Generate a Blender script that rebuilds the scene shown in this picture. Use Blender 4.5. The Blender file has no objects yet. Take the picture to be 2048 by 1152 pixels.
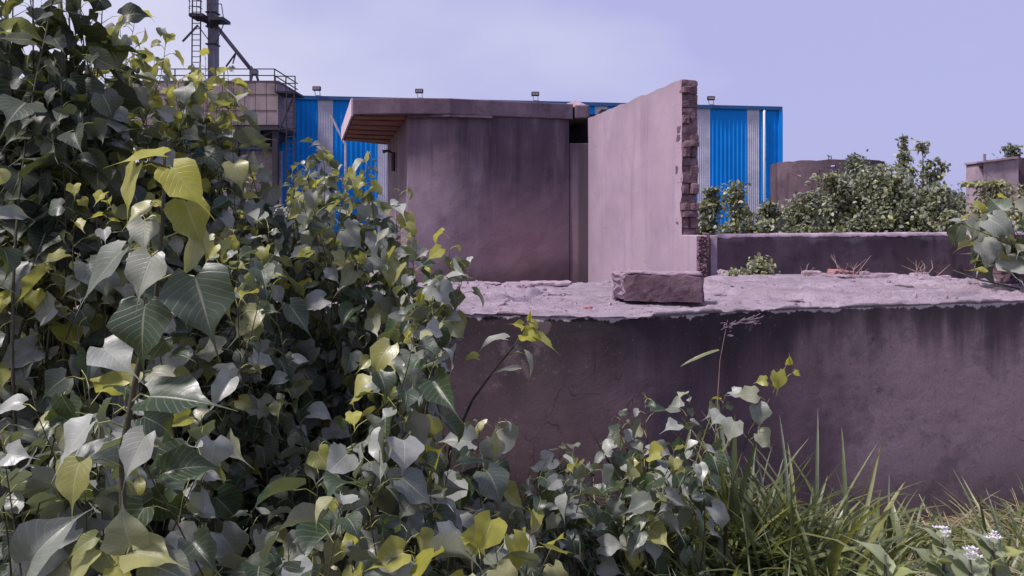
import bpy, math, random
import numpy as np
from mathutils import Vector, Matrix, noise as mnoise

# ------------------------------------------------------------------ camera, sky, sun, exposure
sc = bpy.context.scene
COL = sc.collection
EYE = 1.65            # camera height over the ground
F = 1500.0            # focal length in pixels of the 2048 px wide photo
CX, HY = 1024.0, 440.0

cd = bpy.data.cameras.new("camera"); cam = bpy.data.objects.new("camera", cd); COL.objects.link(cam)
cam.location = (0, 0, EYE); cam.rotation_euler = (math.radians(90), 0, 0)
cd.sensor_width = 36; cd.lens = 36 * F / 2048; cd.shift_y = -(576 - HY) / 2048
cd.clip_start = 0.05; cd.clip_end = 5000
sc.camera = cam

SUN = Vector((-0.50, -0.20, 0.82)).normalized()      # direction towards the sun
elev = math.asin(SUN.z); az = math.atan2(SUN.x, SUN.y)
w = bpy.data.worlds.new("World"); sc.world = w; w.use_nodes = True
nt = w.node_tree; nt.nodes.clear()
def N(t, ty, **kw):
    n = t.nodes.new(ty)
    for k, v in kw.items():
        if k in n.inputs: n.inputs[k].default_value = v
        else: setattr(n, k, v)
    return n
out = N(nt, 'ShaderNodeOutputWorld'); bg = N(nt, 'ShaderNodeBackground'); bg.inputs['Strength'].default_value = 0.1
sky = N(nt, 'ShaderNodeTexSky'); sky.sky_type = 'NISHITA'; sky.sun_disc = False
sky.sun_elevation = elev; sky.sun_rotation = az; sky.dust_density = 3.0; sky.air_density = 1.0
tc = N(nt, 'ShaderNodeTexCoord')
n1 = N(nt, 'ShaderNodeTexNoise'); n1.inputs['Scale'].default_value = 2.6; n1.inputs['Detail'].default_value = 4; n1.inputs['Roughness'].default_value = .45
mp = N(nt, 'ShaderNodeMapping'); mp.inputs['Scale'].default_value = (1, 1, 2.2); mp.inputs['Location'].default_value = (0.4, 0.2, 0.3)
nt.links.new(tc.outputs['Generated'], mp.inputs['Vector']); nt.links.new(mp.outputs[0], n1.inputs['Vector'])
cr = N(nt, 'ShaderNodeValToRGB')
cr.color_ramp.elements[0].position = .42; cr.color_ramp.elements[0].color = (5.0, 5.05, 8.6, 1)
cr.color_ramp.elements[1].position = .62; cr.color_ramp.elements[1].color = (7.4, 7.3, 9.5, 1)
sxyz = N(nt, 'ShaderNodeSeparateXYZ'); nt.links.new(tc.outputs['Generated'], sxyz.inputs[0])
ma = N(nt, 'ShaderNodeMath', operation='MULTIPLY_ADD'); ma.inputs[1].default_value = -0.8; nt.links.new(sxyz.outputs[0], ma.inputs[0]); nt.links.new(n1.outputs['Fac'], ma.inputs[2])
# one soft bright cloud bank up on the right
vd = N(nt, 'ShaderNodeVectorMath', operation='DISTANCE'); vd.inputs[1].default_value = (.52, .84, .17); nt.links.new(tc.outputs['Generated'], vd.inputs[0])
mr = N(nt, 'ShaderNodeMapRange', interpolation_type='SMOOTHSTEP'); nt.links.new(vd.outputs['Value'], mr.inputs['Value'])
mr.inputs['From Min'].default_value = 0.0; mr.inputs['From Max'].default_value = .17; mr.inputs['To Min'].default_value = .2; mr.inputs['To Max'].default_value = 0.0
m2 = N(nt, 'ShaderNodeMath', operation='MULTIPLY_ADD'); m2.inputs[1].default_value = 0.55; nt.links.new(ma.outputs[0], m2.inputs[0]); nt.links.new(mr.outputs[0], m2.inputs[2])
m3 = N(nt, 'ShaderNodeMath', operation='ADD'); m3.inputs[1].default_value = 0.20; nt.links.new(m2.outputs[0], m3.inputs[0])
nt.links.new(m3.outputs[0], cr.inputs['Fac'])
mx = N(nt, 'ShaderNodeMix', data_type='RGBA'); mx.inputs[0].default_value = 0.86
nt.links.new(sky.outputs[0], mx.inputs[6]); nt.links.new(cr.outputs[0], mx.inputs[7])
nt.links.new(mx.outputs[2], bg.inputs['Color']); nt.links.new(bg.outputs[0], out.inputs[0])

sl = bpy.data.lights.new("sun", 'SUN'); sl.energy = 4.6; sl.angle = math.radians(7.0); sl.color = (1.0, 0.92, 0.93)
so = bpy.data.objects.new("sun", sl); COL.objects.link(so); so.rotation_euler = SUN.to_track_quat('Z', 'Y').to_euler()
so.location = (-5, -3, 12)
sc.view_settings.view_transform = 'Standard'; sc.view_settings.look = 'None'
sc.view_settings.exposure = 0.0; sc.view_settings.gamma = 1
sc.cycles.max_bounces = 6; sc.cycles.diffuse_bounces = 3; sc.cycles.glossy_bounces = 3; sc.cycles.transmission_bounces = 4
sc.cycles.use_adaptive_sampling = True; sc.cycles.adaptive_threshold = 0.02

# ------------------------------------------------------------------ helpers
def P(px, py, D):
    return Vector(((px - CX) / F * D, D, EYE - (py - HY) / F * D))
def DZ(py, z):                       # distance at which height z shows at row py
    return (EYE - z) * F / (py - HY)
def G(px, D, z=0.0): return Vector(((px - CX) / F * D, D, z))

def tag(o, label=None, cat=None, group=None, kind=None):
    if label: o['label'] = label
    if cat: o['category'] = cat
    if group: o['group'] = group
    if kind: o['kind'] = kind
    return o
def thing(name, label, cat, loc=(0, 0, 0), group=None):
    o = bpy.data.objects.new(name, None); COL.objects.link(o); o.location = loc; o.empty_display_size = .2
    return tag(o, label, cat, group)

class MB:
    def __init__(s): s.v = []; s.f = []; s.mi = []
    def add(s, vs, fs, mi=0):
        b = len(s.v); s.v += [tuple(v) for v in vs]
        for f in fs: s.f.append(tuple(i + b for i in f)); s.mi.append(mi)
    def box(s, x0, x1, y0, y1, z0, z1, mi=0):
        s.add([(x0,y0,z0),(x1,y0,z0),(x1,y1,z0),(x0,y1,z0),(x0,y0,z1),(x1,y0,z1),(x1,y1,z1),(x0,y1,z1)],
              [(0,3,2,1),(4,5,6,7),(0,1,5,4),(1,2,6,5),(2,3,7,6),(3,0,4,7)], mi)
    def bar(s, p, q, a, b=None, mi=0):
        p = Vector(p); q = Vector(q); b = a if b is None else b
        d = (q - p).normalized(); up = Vector((0, 0, 1)) if abs(d.z) < .95 else Vector((0, 1, 0))
        u = d.cross(up).normalized() * a / 2; v = u.cross(d).normalized() * b / 2
        vs = [p - u - v, p + u - v, p + u + v, p - u + v, q - u - v, q + u - v, q + u + v, q - u + v]
        s.add(vs, [(0,1,2,3),(7,6,5,4),(0,4,5,1),(1,5,6,2),(2,6,7,3),(3,7,4,0)], mi)
    def tube(s, pts, rad, n=6, mi=0, cap=True):
        pts = [Vector(p) for p in pts]; m = len(pts)
        if not hasattr(rad, '__len__'): rad = [rad] * m
        vs = []; fs = []
        for i, p in enumerate(pts):
            d = (pts[min(i + 1, m - 1)] - pts[max(i - 1, 0)])
            d = d.normalized() if d.length > 1e-9 else Vector((0, 0, 1))
            up = Vector((0, 1, 0.13)) if abs(d.y) < .9 else Vector((1, 0, 0))
            u = d.cross(up).normalized(); v = d.cross(u)
            for k in range(n):
                a = 2 * math.pi * k / n
                vs.append(p + (u * math.cos(a) + v * math.sin(a)) * rad[i])
        for i in range(m - 1):
            for k in range(n):
                k2 = (k + 1) % n
                fs.append((i * n + k, i * n + k2, (i + 1) * n + k2, (i + 1) * n + k))
        if cap and n > 2: fs.append(tuple(range(n))[::-1]); fs.append(tuple((m - 1) * n + k for k in range(n)))
        s.add(vs, fs, mi)
    def prism(s, plan, z0, z1, mi=0):
        n = len(plan); vs = [(x, y, z0) for x, y in plan] + [(x, y, z1) for x, y in plan]
        s.add(vs, [tuple(range(n))[::-1], tuple(range(n, 2 * n))] + [(i, (i + 1) % n, n + (i + 1) % n, n + i) for i in range(n)], mi)
    def build(s, name, mats, parent=None, smooth=False, bevel=0):
        me = bpy.data.meshes.new(name)
        off = parent_loc(parent)
        me.from_pydata([(v[0] - off.x, v[1] - off.y, v[2] - off.z) for v in s.v], [], s.f)
        if not isinstance(mats, (list, tuple)): mats = [mats]
        for m in mats: me.materials.append(m)
        me.polygons.foreach_set('material_index', s.mi)
        if smooth: me.polygons.foreach_set('use_smooth', [True] * len(s.f))
        me.update()
        o = bpy.data.objects.new(name, me); COL.objects.link(o)
        if parent: o.parent = parent
        if bevel:
            md = o.modifiers.new('bevel', 'BEVEL'); md.width = bevel; md.segments = 2; md.limit_method = 'ANGLE'
        return o
def parent_loc(p):
    l = Vector((0, 0, 0))
    while p is not None: l += Vector(p.location); p = p.parent
    return l
def build_np(name, V, Q, mat, parent=None, attr=None, smooth=True):
    off = parent_loc(parent); V = V - np.array(off)[None, :]
    me = bpy.data.meshes.new(name); me.vertices.add(len(V)); me.vertices.foreach_set('co', V.astype(np.float32).ravel())
    k = Q.shape[1]
    me.loops.add(len(Q) * k); me.loops.foreach_set('vertex_index', Q.astype(np.int32).ravel())
    me.polygons.add(len(Q)); me.polygons.foreach_set('loop_start', np.arange(0, len(Q) * k, k, dtype=np.int32))
    me.polygons.foreach_set('use_smooth', np.full(len(Q), smooth))
    me.update(calc_edges=True)
    if attr is not None:
        a = me.attributes.new('lf', 'FLOAT_VECTOR', 'POINT'); a.data.foreach_set('vector', attr.astype(np.float32).ravel())
    me.materials.append(mat)
    o = bpy.data.objects.new(name, me); COL.objects.link(o)
    if parent: o.parent = parent
    return o

# ------------------------------------------------------------------ materials
class MT:
    def __init__(s, name):
        s.m = bpy.data.materials.new(name); s.m.use_nodes = True; s.t = s.m.node_tree; s.t.nodes.clear()
        s.o = s.t.nodes.new('ShaderNodeOutputMaterial'); s.b = s.t.nodes.new('ShaderNodeBsdfPrincipled')
        s.t.links.new(s.b.outputs[0], s.o.inputs[0])
        s.tc = s.t.nodes.new('ShaderNodeTexCoord'); s.geo = s.t.nodes.new('ShaderNodeNewGeometry')
        s.pos = s.geo.outputs['Position']
    def L(s, a, b): s.t.links.new(a, b)
    def noise(s, scale, detail=4, rough=.55, sc3=None, loc=(0, 0, 0)):
        m = s.t.nodes.new('ShaderNodeMapping'); m.inputs['Scale'].default_value = sc3 or (1, 1, 1); m.inputs['Location'].default_value = loc
        s.L(s.pos, m.inputs['Vector'])
        n = s.t.nodes.new('ShaderNodeTexNoise'); n.inputs['Scale'].default_value = scale; n.inputs['Detail'].default_value = detail
        n.inputs['Roughness'].default_value = rough; s.L(m.outputs[0], n.inputs['Vector']); return n.outputs['Fac']
    def ramp(s, fac, a, b, va=0.0, vb=1.0):
        n = s.t.nodes.new('ShaderNodeMapRange'); n.interpolation_type = 'SMOOTHSTEP'
        n.inputs['From Min'].default_value = a; n.inputs['From Max'].default_value = b
        n.inputs['To Min'].default_value = va; n.inputs['To Max'].default_value = vb; s.L(fac, n.inputs['Value']); return n.outputs[0]
    def mix(s, fac, a, b):
        n = s.t.nodes.new('ShaderNodeMix'); n.data_type = 'RGBA'
        for v, i in ((a, 6), (b, 7)):
            if isinstance(v, (tuple, list)): n.inputs[i].default_value = (*v, 1)
            else: s.L(v, n.inputs[i])
        if isinstance(fac, (int, float)): n.inputs[0].default_value = fac
        else: s.L(fac, n.inputs[0])
        return n.outputs[2]
    def math(s, op, a, b=None, c=None):
        n = s.t.nodes.new('ShaderNodeMath'); n.operation = op
        for i, v in enumerate((a, b, c)):
            if v is None: continue
            if isinstance(v, (int, float)): n.inputs[i].default_value = v
            else: s.L(v, n.inputs[i])
        return n.outputs[0]
    def sep(s, v=None):
        n = s.t.nodes.new('ShaderNodeSeparateXYZ'); s.L(v if v is not None else s.pos, n.inputs[0]); return n.outputs
    def bump(s, h, strength=.4, dist=.01):
        n = s.t.nodes.new('ShaderNodeBump'); n.inputs['Strength'].default_value = strength; n.inputs['Distance'].default_value = dist
        s.L(h, n.inputs['Height']); s.L(n.outputs[0], s.b.inputs['Normal'])
    def fin(s, col, rough=.8, spec=.3, metal=0):
        if isinstance(col, (tuple, list)): s.b.inputs['Base Color'].default_value = (*col, 1)
        else: s.L(col, s.b.inputs['Base Color'])
        if isinstance(rough, (int, float)): s.b.inputs['Roughness'].default_value = rough
        else: s.L(rough, s.b.inputs['Roughness'])
        s.b.inputs['Specular IOR Level'].default_value = spec; s.b.inputs['Metallic'].default_value = metal
        return s.m

def concrete(name, light, dark, mould, amt=.5, streak=.5, scale=1.0, bump=.5, extra=None):
    """weathered cement: patches, rain streaks, mould, pores"""
    t = MT(name); tint = lambda c: tuple(min(.85, a_ * b_) for a_, b_ in zip(c, (1.04, .905, 1.0)))
    light, dark, mould = tint(light), tint(dark), tint(mould)
    a = t.noise(1.3 * scale, 6, .6)
    c = t.mix(t.ramp(a, .35, .68), dark, light)
    st = t.noise(5.5 * scale, 5, .6, (1, 1, .09))
    c = t.mix(t.math('MULTIPLY', t.ramp(st, .48, .75), streak), c, mould)
    b = t.noise(3.1 * scale, 8, .68, loc=(7, 3, 1))
    c = t.mix(t.math('MULTIPLY', t.ramp(b, .5, .68), amt), c, mould)
    if extra: c = extra(t, c)
    f = t.noise(55 * scale, 3, .7)
    c = t.mix(t.ramp(f, .3, .7, .0, .22), c, mould)
    t.bump(t.math('ADD', t.noise(40 * scale, 6, .75), t.math('MULTIPLY', b, .9)), bump, .008)
    return t.fin(c, .92, .15)

def plain(name, col, rough=.6, var=.25, spec=.3, metal=0, scale=4.0, streak=0.0):
    t = MT(name)
    n = t.noise(scale, 5, .6)
    c = t.mix(t.ramp(n, .3, .7), tuple(x * (1 - var) for x in col), tuple(min(1, x * (1 + var * .6)) for x in col))
    if streak:
        c = t.mix(t.math('MULTIPLY', t.ramp(t.noise(scale * 1.7, 5, .6, (1, 1, .08)), .5, .75), streak), c, (col[0] * .35, col[1] * .3, col[2] * .3))
    t.bump(t.noise(scale * 14, 3, .6), .15, .004)
    return t.fin(c, rough, spec, metal)

def leaf_mat(name, old1, old2, young, under, trans=.3, rough=.36, spec=.55, vein=.35):
    t = MT(name)
    at = t.t.nodes.new('ShaderNodeAttribute'); at.attribute_name = 'lf'
    sx, ty, age = t.sep(at.outputs['Vector'])
    isl = t.geo.outputs['Random Per Island']
    olive = (old2[0] * .85, old2[1] * .8, old2[2] * .25)
    c = t.mix(t.ramp(isl, .22, .62), old1, old2); c = t.mix(t.ramp(isl, .8, .97), c, olive)
    c = t.mix(age, c, young)
    nz = t.noise(30, 3, .6)
    c = t.mix(t.ramp(nz, .35, .75, 0, .25), c, tuple(x * .55 for x in old1))
    spot = t.noise(9, 5, .7, loc=(3, 9, 2))
    c = t.mix(t.ramp(spot, .68, .76, 0, .7), c, (.16, .1, .04))
    ax = t.math('ABSOLUTE', sx)
    mid = t.ramp(ax, .015, .06, 1, 0)
    lat = t.math('PINGPONG', t.math('SUBTRACT', t.math('MULTIPLY', ty, 8.5), t.math('MULTIPLY', ax, 2.6)), .5)
    latv = t.ramp(lat, .02, .085, 1, 0)
    v = t.math('MAXIMUM', mid, t.math('MULTIPLY', latv, .45))
    c = t.mix(t.math('MULTIPLY', v, vein), c, (.55, .55, .38))
    c = t.mix(t.math('MULTIPLY', t.geo.outputs['Backfacing'], .55), c, under)
    t.bump(t.math('ADD', t.math('MULTIPLY', v, -1), t.math('MULTIPLY', nz, .6)), .35, .002)
    m = t.fin(c, t.ramp(nz, .3, .7, rough - .06, rough + .12), spec)
    tr = t.t.nodes.new('ShaderNodeBsdfTranslucent')
    tcol = t.mix(.6, c, t.mix(age, (.24, .32, .03), (.7, .66, .05)))
    t.L(tcol, tr.inputs['Color'])
    ms = t.t.nodes.new('ShaderNodeMixShader')
    t.L(t.ramp(age, 0, 1, trans * .75, min(.6, trans * 1.6)), ms.inputs[0])
    t.L(t.b.outputs[0], ms.inputs[1]); t.L(tr.outputs[0], ms.inputs[2]); t.L(ms.outputs[0], t.o.inputs[0])
    return m

M = {}
M['leaf'] = leaf_mat('peepal leaf', (.026, .050, .020), (.32, .335, .30), (.43, .42, .045), (.24, .24, .19), trans=.28, rough=.40, spec=.65)  # pale and dark tones also stand in for lit sheen and shade
M['leaf_shade'] = leaf_mat('peepal leaf shade', (.013, .025, .014), (.085, .10, .07), (.2, .22, .04), (.10, .11, .08), trans=.14, spec=.35, rough=.45)  # shaded copy of the peepal leaf, shade put into its colour
M['leaf_small'] = leaf_mat('shrub leaf', (.075, .095, .07), (.25, .265, .21), (.34, .34, .12), (.3, .3, .27), rough=.4, vein=0, trans=.22, spec=.6)  # colour lifted paler to put haze over the far shrubs
M['leaf_grey'] = leaf_mat('far tree leaf', (.07, .085, .085), (.12, .14, .14), (.2, .22, .16), (.17, .19, .19), rough=.6, vein=0)
M['herb'] = leaf_mat('milkweed leaf', (.17, .2, .12), (.30, .33, .22), (.38, .45, .2), (.3, .35, .25), rough=.5)
M['grass'] = leaf_mat('grass blade', (.025, .045, .012), (.09, .115, .035), (.22, .23, .07), (.12, .135, .08), rough=.4, vein=.1, trans=.2, spec=.7)
M['straw'] = leaf_mat('dry grass blade', (.24, .18, .12), (.46, .38, .27), (.5, .44, .3), (.35, .3, .2), rough=.6, vein=0)
M['stem'] = plain('green stem', (.075, .065, .042), .55, .4, scale=20)
M['petiole'] = plain('petiole', (.36, .36, .12), .5, .3, scale=20)
M['wood'] = plain('brown bark', (.11, .085, .07), .85, .4, scale=12)
M['twig'] = plain('dry twig', (.34, .24, .2), .8, .3, scale=14)

def S_(x, a, b): t_ = min(1, max(0, (x - a) / (b - a))); return t_ * t_ * (3 - 2 * t_)
def gh(x, y): return -.27 * S_(x, .9, 2.3) * S_(y, 3.0, 4.0) if y < 7 else 0.0
# ================================================================== SETTING
# ground: one sheet to the horizon, finer near the camera
def ground():
    t = MT('earth')
    a = t.noise(.35, 8, .65); b = t.noise(9, 6, .7)
    c = t.mix(t.ramp(a, .4, .62), (.12, .10, .07), (.07, .09, .035))
    c = t.mix(t.ramp(b, .35, .7), c, (.16, .12, .10))
    t.bump(b, .8, .05)
    m = t.fin(c, .95, .1)
    xs = np.concatenate([-np.geomspace(3000, 8, 14), np.linspace(-7, 7, 90), np.geomspace(8, 3000, 14)])
    ys = np.concatenate([[-3000, -300, -40, -8], np.linspace(-2, 9, 90), np.geomspace(10, 3000, 22)])
    X, Y = np.meshgrid(xs, ys); Z = np.zeros_like(X)
    for i in range(X.shape[0]):
        for j in range(X.shape[1]):
            if abs(X[i, j]) < 12 and Y[i, j] < 12:
                Z[i, j] = gh(X[i, j], Y[i, j]) - .01 + .035 * mnoise.fractal(Vector((X[i, j] * 1.4, Y[i, j] * 1.4, 0)), 1, 2, 4)
    V = np.stack([X.ravel(), Y.ravel(), Z.ravel()], 1); ny, nx = X.shape
    i = np.arange(ny - 1)[:, None] * nx + np.arange(nx - 1)[None, :]
    Q = np.stack([i, i + 1, i + nx + 1, i + nx], -1).reshape(-1, 4)
    tag(build_np('ground', V, Q, m), kind='structure')
ground()

# ------------------------------------------------------------------ the round cement tank in front
SLZ = 1.11            # height of its top
FRONT = [(-700, 628), (0, 632), (500, 627), (900, 626), (1100, 632), (1215, 640), (1350, 629), (1500, 621), (1800, 611), (2048, 603), (2500, 588)]
BACK = [(-700, 578), (0, 576), (500, 573), (960, 569), (1190, 567), (1410, 555), (1600, 555), (1850, 562), (2048, 573), (2500, 576)]
def interp(poly, n):
    pts = [P(x, y, DZ(y, SLZ)) for x, y in poly]
    xs = [p.x for p in pts]; ys = [p.y for p in pts]
    X = np.linspace(xs[0], xs[-1], n); Y = np.interp(X, xs, ys)
    kn = 2 * (n // 26) + 1; k = np.ones(kn) / kn; Ys = np.convolve(np.pad(Y, kn // 2, mode='reflect', reflect_type='odd'), k, 'valid')
    return X, Ys
def nz(x, y, z=0, o=4): return mnoise.fractal(Vector((x, y, z)), 1, 2, o)
DISCS = [(-.38, 5.32, .58, .045), (2.55, 5.98, 1.02, .032), (4.25, 6.0, 1.1, .036)]
def slab_h(x, y):
    h = .003 * nz(x * 14, y * 14, 0, 5) + .004 * nz(x * 1.2, y * 1.2, 5, 2)
    for q, s_, a_ in ((21, 1.3, .012), (33, 2.7, .008), (47, .9, .008)):
        e = nz(x * s_, y * s_ * 1.6, q, 6); h += a_ * min(1, max(0, e / .02))
    for cx, cy, r, hh in DISCS:
        d = math.hypot(x - cx, y - cy) + .035 * nz(x * 5, y * 5, 2, 4)
        h += hh * min(1, max(0, (r - d) / .025))
    c = nz(x * 3.3, y * 3.3, 11, 5)
    if c > .12: h -= .012 * min(1, (c - .12) / .05)
    return h
def tank():
    root = thing('concrete_tank', 'low stained concrete tank across the foreground with chipped pale flat top', 'tank', (1.5, 4.6, 0))
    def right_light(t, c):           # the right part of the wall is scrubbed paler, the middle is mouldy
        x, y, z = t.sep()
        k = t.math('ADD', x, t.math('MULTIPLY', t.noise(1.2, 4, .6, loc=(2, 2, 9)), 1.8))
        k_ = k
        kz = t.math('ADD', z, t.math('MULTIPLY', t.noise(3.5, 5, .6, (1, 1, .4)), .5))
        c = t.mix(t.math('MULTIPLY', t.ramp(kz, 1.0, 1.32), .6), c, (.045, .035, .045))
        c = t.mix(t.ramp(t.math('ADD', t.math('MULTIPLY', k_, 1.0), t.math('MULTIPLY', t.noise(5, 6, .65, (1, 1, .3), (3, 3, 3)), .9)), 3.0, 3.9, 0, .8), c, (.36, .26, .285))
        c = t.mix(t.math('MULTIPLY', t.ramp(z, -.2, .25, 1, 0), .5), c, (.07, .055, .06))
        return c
    def damp_and_shade(t, c):
        x, y, z = t.sep()
        c = right_light(t, c)
        c = t.mix(t.ramp(t.math('ADD', x, t.noise(1.5, 4, .6, (1, 1, .6), (9, 9, 1))), .7, 1.5, .5, 0), c, (.075, .056, .062))  # left stretch darkened in colour to offset the sun on it
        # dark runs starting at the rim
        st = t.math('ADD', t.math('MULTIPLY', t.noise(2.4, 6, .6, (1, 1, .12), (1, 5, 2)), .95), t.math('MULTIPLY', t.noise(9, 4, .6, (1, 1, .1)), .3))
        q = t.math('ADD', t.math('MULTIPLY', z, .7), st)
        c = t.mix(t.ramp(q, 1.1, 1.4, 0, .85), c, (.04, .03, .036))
        pt = t.math('ADD', t.noise(2.1, 8, .68, (1, 1, 1.3), (8, 2, 4)), t.math('MULTIPLY', t.noise(19, 5, .7), .22))
        c = t.mix(t.ramp(pt, .64, .74, 0, .4), c, (.075, .06, .07))
        pt = t.noise(3.1, 8, .7, (1, 1, .8), (3, 12, 4))
        c = t.mix(t.ramp(pt, .60, .66, 0, .35), c, (.27, .205, .22))
        vo = t.t.nodes.new('ShaderNodeTexVoronoi'); vo.feature = 'DISTANCE_TO_EDGE'; vo.inputs['Scale'].default_value = 1.1
        wn = t.t.nodes.new('ShaderNodeTexNoise'); wn.inputs['Scale'].default_value = 4; t.L(t.pos, wn.inputs['Vector'])
        va = t.t.nodes.new('ShaderNodeVectorMath'); va.operation = 'MULTIPLY_ADD'; va.inputs[1].default_value = (.5, .5, .5); t.L(wn.outputs['Color'], va.inputs[0]); t.L(t.pos, va.inputs[2]); t.L(va.outputs[0], vo.inputs['Vector'])
        ck = t.math('MULTIPLY', t.ramp(vo.outputs['Distance'], 0, .006, 1, 0), t.ramp(t.noise(1.1, 2), .5, .6))
        c = t.mix(t.math('MULTIPLY', ck, .6), c, (.02, .016, .02))
        sp = t.noise(42, 3, .65)
        c = t.mix(t.ramp(sp, .66, .70, 0, .6), c, (.03, .024, .03))
        c = t.mix(t.ramp(sp, .30, .34, .3, 0), c, (.32, .26, .28))
        # chipped pale rim where the top crust wraps over
        rim = t.math('ADD', z, t.math('MULTIPLY', t.noise(6, 7, .7, (1, 1, .7), (0, 0, 7)), .16))
        c = t.mix(t.ramp(rim, SLZ + .058, SLZ + .066, 0, .95), c, (.50, .44, .48))
        return c
    mw = concrete('tank wall cement', (.185, .142, .152), (.115, .086, .095), (.06, .045, .052), .4, .35, 1.0, .32, damp_and_shade)
    n = 330; X, Y = interp(FRONT, n); rows = 60
    V = []; 
    for j in range(rows + 1):
        z = (SLZ - .004) * j / rows
        for i in range(n):
            V.append((X[i], Y[i] + .02 + .006 * nz(X[i] * 1.5, z * 1.5, 1, 4) + .0015 * nz(X[i] * 22, z * 22, 3, 3), z - .45 * (j == 0)))
    idx = np.arange(rows)[:, None] * n + np.arange(n - 1)[None, :]
    Q = np.stack([idx, idx + 1, idx + n + 1, idx + n], -1).reshape(-1, 4)
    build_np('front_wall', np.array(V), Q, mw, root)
    m2 = MB(); Xb, Yb = interp(BACK, 40)
    m2.prism([(X[0] + .01, Y[0] + .05)] + [(X[i], Y[i] + .05) for i in range(10, n, 10)] + [(Xb[i], Yb[i] - .02) for i in range(39, -1, -1)], 0.0, SLZ - .05)
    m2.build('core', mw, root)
    # crumbling top crust
    def crust(t, c):
        x, y, z = t.sep()
        cr = t.t.nodes.new('ShaderNodeTexVoronoi'); cr.feature = 'DISTANCE_TO_EDGE'; cr.inputs['Scale'].default_value = 2.6
        t.L(t.pos, cr.inputs['Vector'])
        c = t.mix(t.math('MULTIPLY', t.ramp(cr.outputs['Distance'], 0, .012, 1, 0), .35), c, (.12, .09, .1))
        for sc_, th, off in ((16, .66, 1), (34, .66, 5), (7, .7, 9)):
            c = t.mix(t.ramp(t.noise(sc_, 3, .6, (1, 1, 1), (off, off, 0)), th, th + .03, 0, .75), c, (.13, .095, .105))
        g = t.noise(90, 3, .7); c = t.mix(t.ramp(g, .35, .62, .45, 0), c, (.13, .11, .12))
        g2 = t.noise(5, 9, .75, (1, 1.8, 1), (2, 2, 2)); c = t.mix(t.ramp(g2, .52, .6, 0, .5), c, (.17, .14, .155))
        return t.mix(t.ramp(t.noise(1.1, 6, .65, loc=(5, 5, 5)), .45, .7, 0, .5), c, (.22, .185, .2))
    mt = concrete('tank top crust', (.40, .375, .40), (.29, .265, .28), (.15, .12, .13), .4, .0, 2.2, .8, crust)
    nx, ny = 520, 110
    X, Yf = interp(FRONT, nx); Xb, Yb = interp(BACK, nx)
    V = []
    for j in range(ny):
        f = j / (ny - 1)
        for i in range(nx):
            x = X[i] * (1 - f) + Xb[i] * f; yf = Yf[i] + .008 + .010 * nz(X[i] * 7, 3, 0, 5); y = yf * (1 - f) + Yb[i] * f
            V.append((x, y, SLZ + slab_h(x, y) ))
    base = len(V)
    for i in range(nx):           # ragged lower lip of the crust
        v = V[i]; V.append((v[0], v[1] + .012, SLZ - .006 - .006 * abs(nz(v[0] * 21, 2, 2, 3))))
    for i in range(nx):
        v = V[base + i]; V.append((v[0], v[1] + .05, v[2] + .002))
    lb = len(V)
    for i in range(nx):
        v = V[(ny - 1) * nx + i]; V.append((v[0], v[1], SLZ - .25))
    q = []
    idx = np.arange(ny - 1)[:, None] * nx + np.arange(nx - 1)[None, :]
    Q = [np.stack([idx, idx + 1, idx + nx + 1, idx + nx], -1).reshape(-1, 4)]
    i = np.arange(nx - 1)
    Q.append(np.stack([base + i, base + i + 1, i + 1, i], -1))
    Q.append(np.stack([base + nx + i, base + nx + i + 1, base + i + 1, base + i], -1))
    k = (ny - 1) * nx
    Q.append(np.stack([k + i, k + i + 1, lb + i + 1, lb + i], -1))
    o = build_np('top_slab', np.array(V), np.concatenate(Q), mt, root)
    return root
tank()

# ------------------------------------------------------------------ roughened pieces of masonry
def rubble(w, d, h, seed, rough=.02, cells=12, chip=.0):
    """box with noisy, chipped surface; origin at the centre of its base"""
    m = MB(); nx = max(3, cells); ny = max(3, int(cells * d / w) + 1); nzc = max(2, int(cells * h / w) + 1)
    idx = {}; vs = []; fs = []
    def vid(i, j, k):
        key = (i, j, k)
        if key not in idx:
            x = (i / nx - .5) * w; y = (j / ny - .5) * d; z = k / nzc * h
            e = (i in (0, nx)) + (j in (0, ny)) + (k == nzc)
            nv = Vector((nz(x * 6 + seed, y * 6, z * 6 + 1), nz(x * 6, y * 6 + seed, z * 6 + 5), nz(x * 6, y * 6, z * 6 + seed + 9))) * rough
            hv = Vector((nz(x * 25 + seed, y * 25, z * 25 + 1, 2), nz(x * 25, y * 25 + seed, z * 25, 2), nz(x * 25, y * 25, z * 25 + seed, 2))) * rough * .45
            c = Vector((x, y, z)) + nv + hv
            if e >= 2: c = c * (1 - .02 * e - chip * max(0, nz(x * 9 + seed, y * 9, z * 9)))
            idx[key] = len(vs); vs.append(c)
        return idx[key]
    for i in range(nx):
        for j in range(ny):
            fs.append((vid(i, j, 0), vid(i, j + 1, 0), vid(i + 1, j + 1, 0), vid(i + 1, j, 0)))
            fs.append((vid(i, j, nzc), vid(i + 1, j, nzc), vid(i + 1, j + 1, nzc), vid(i, j + 1, nzc)))
    for i in range(nx):
        for k in range(nzc):
            fs.append((vid(i, 0, k), vid(i + 1, 0, k), vid(i + 1, 0, k + 1), vid(i, 0, k + 1)))
            fs.append((vid(i, ny, k), vid(i, ny, k + 1), vid(i + 1, ny, k + 1), vid(i + 1, ny, k)))
    for j in range(ny):
        for k in range(nzc):
            fs.append((vid(0, j, k), vid(0, j, k + 1), vid(0, j + 1, k + 1), vid(0, j + 1, k)))
            fs.append((vid(nx, j, k), vid(nx, j + 1, k), vid(nx, j + 1, k + 1), vid(nx, j, k + 1)))
    return vs, fs
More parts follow.
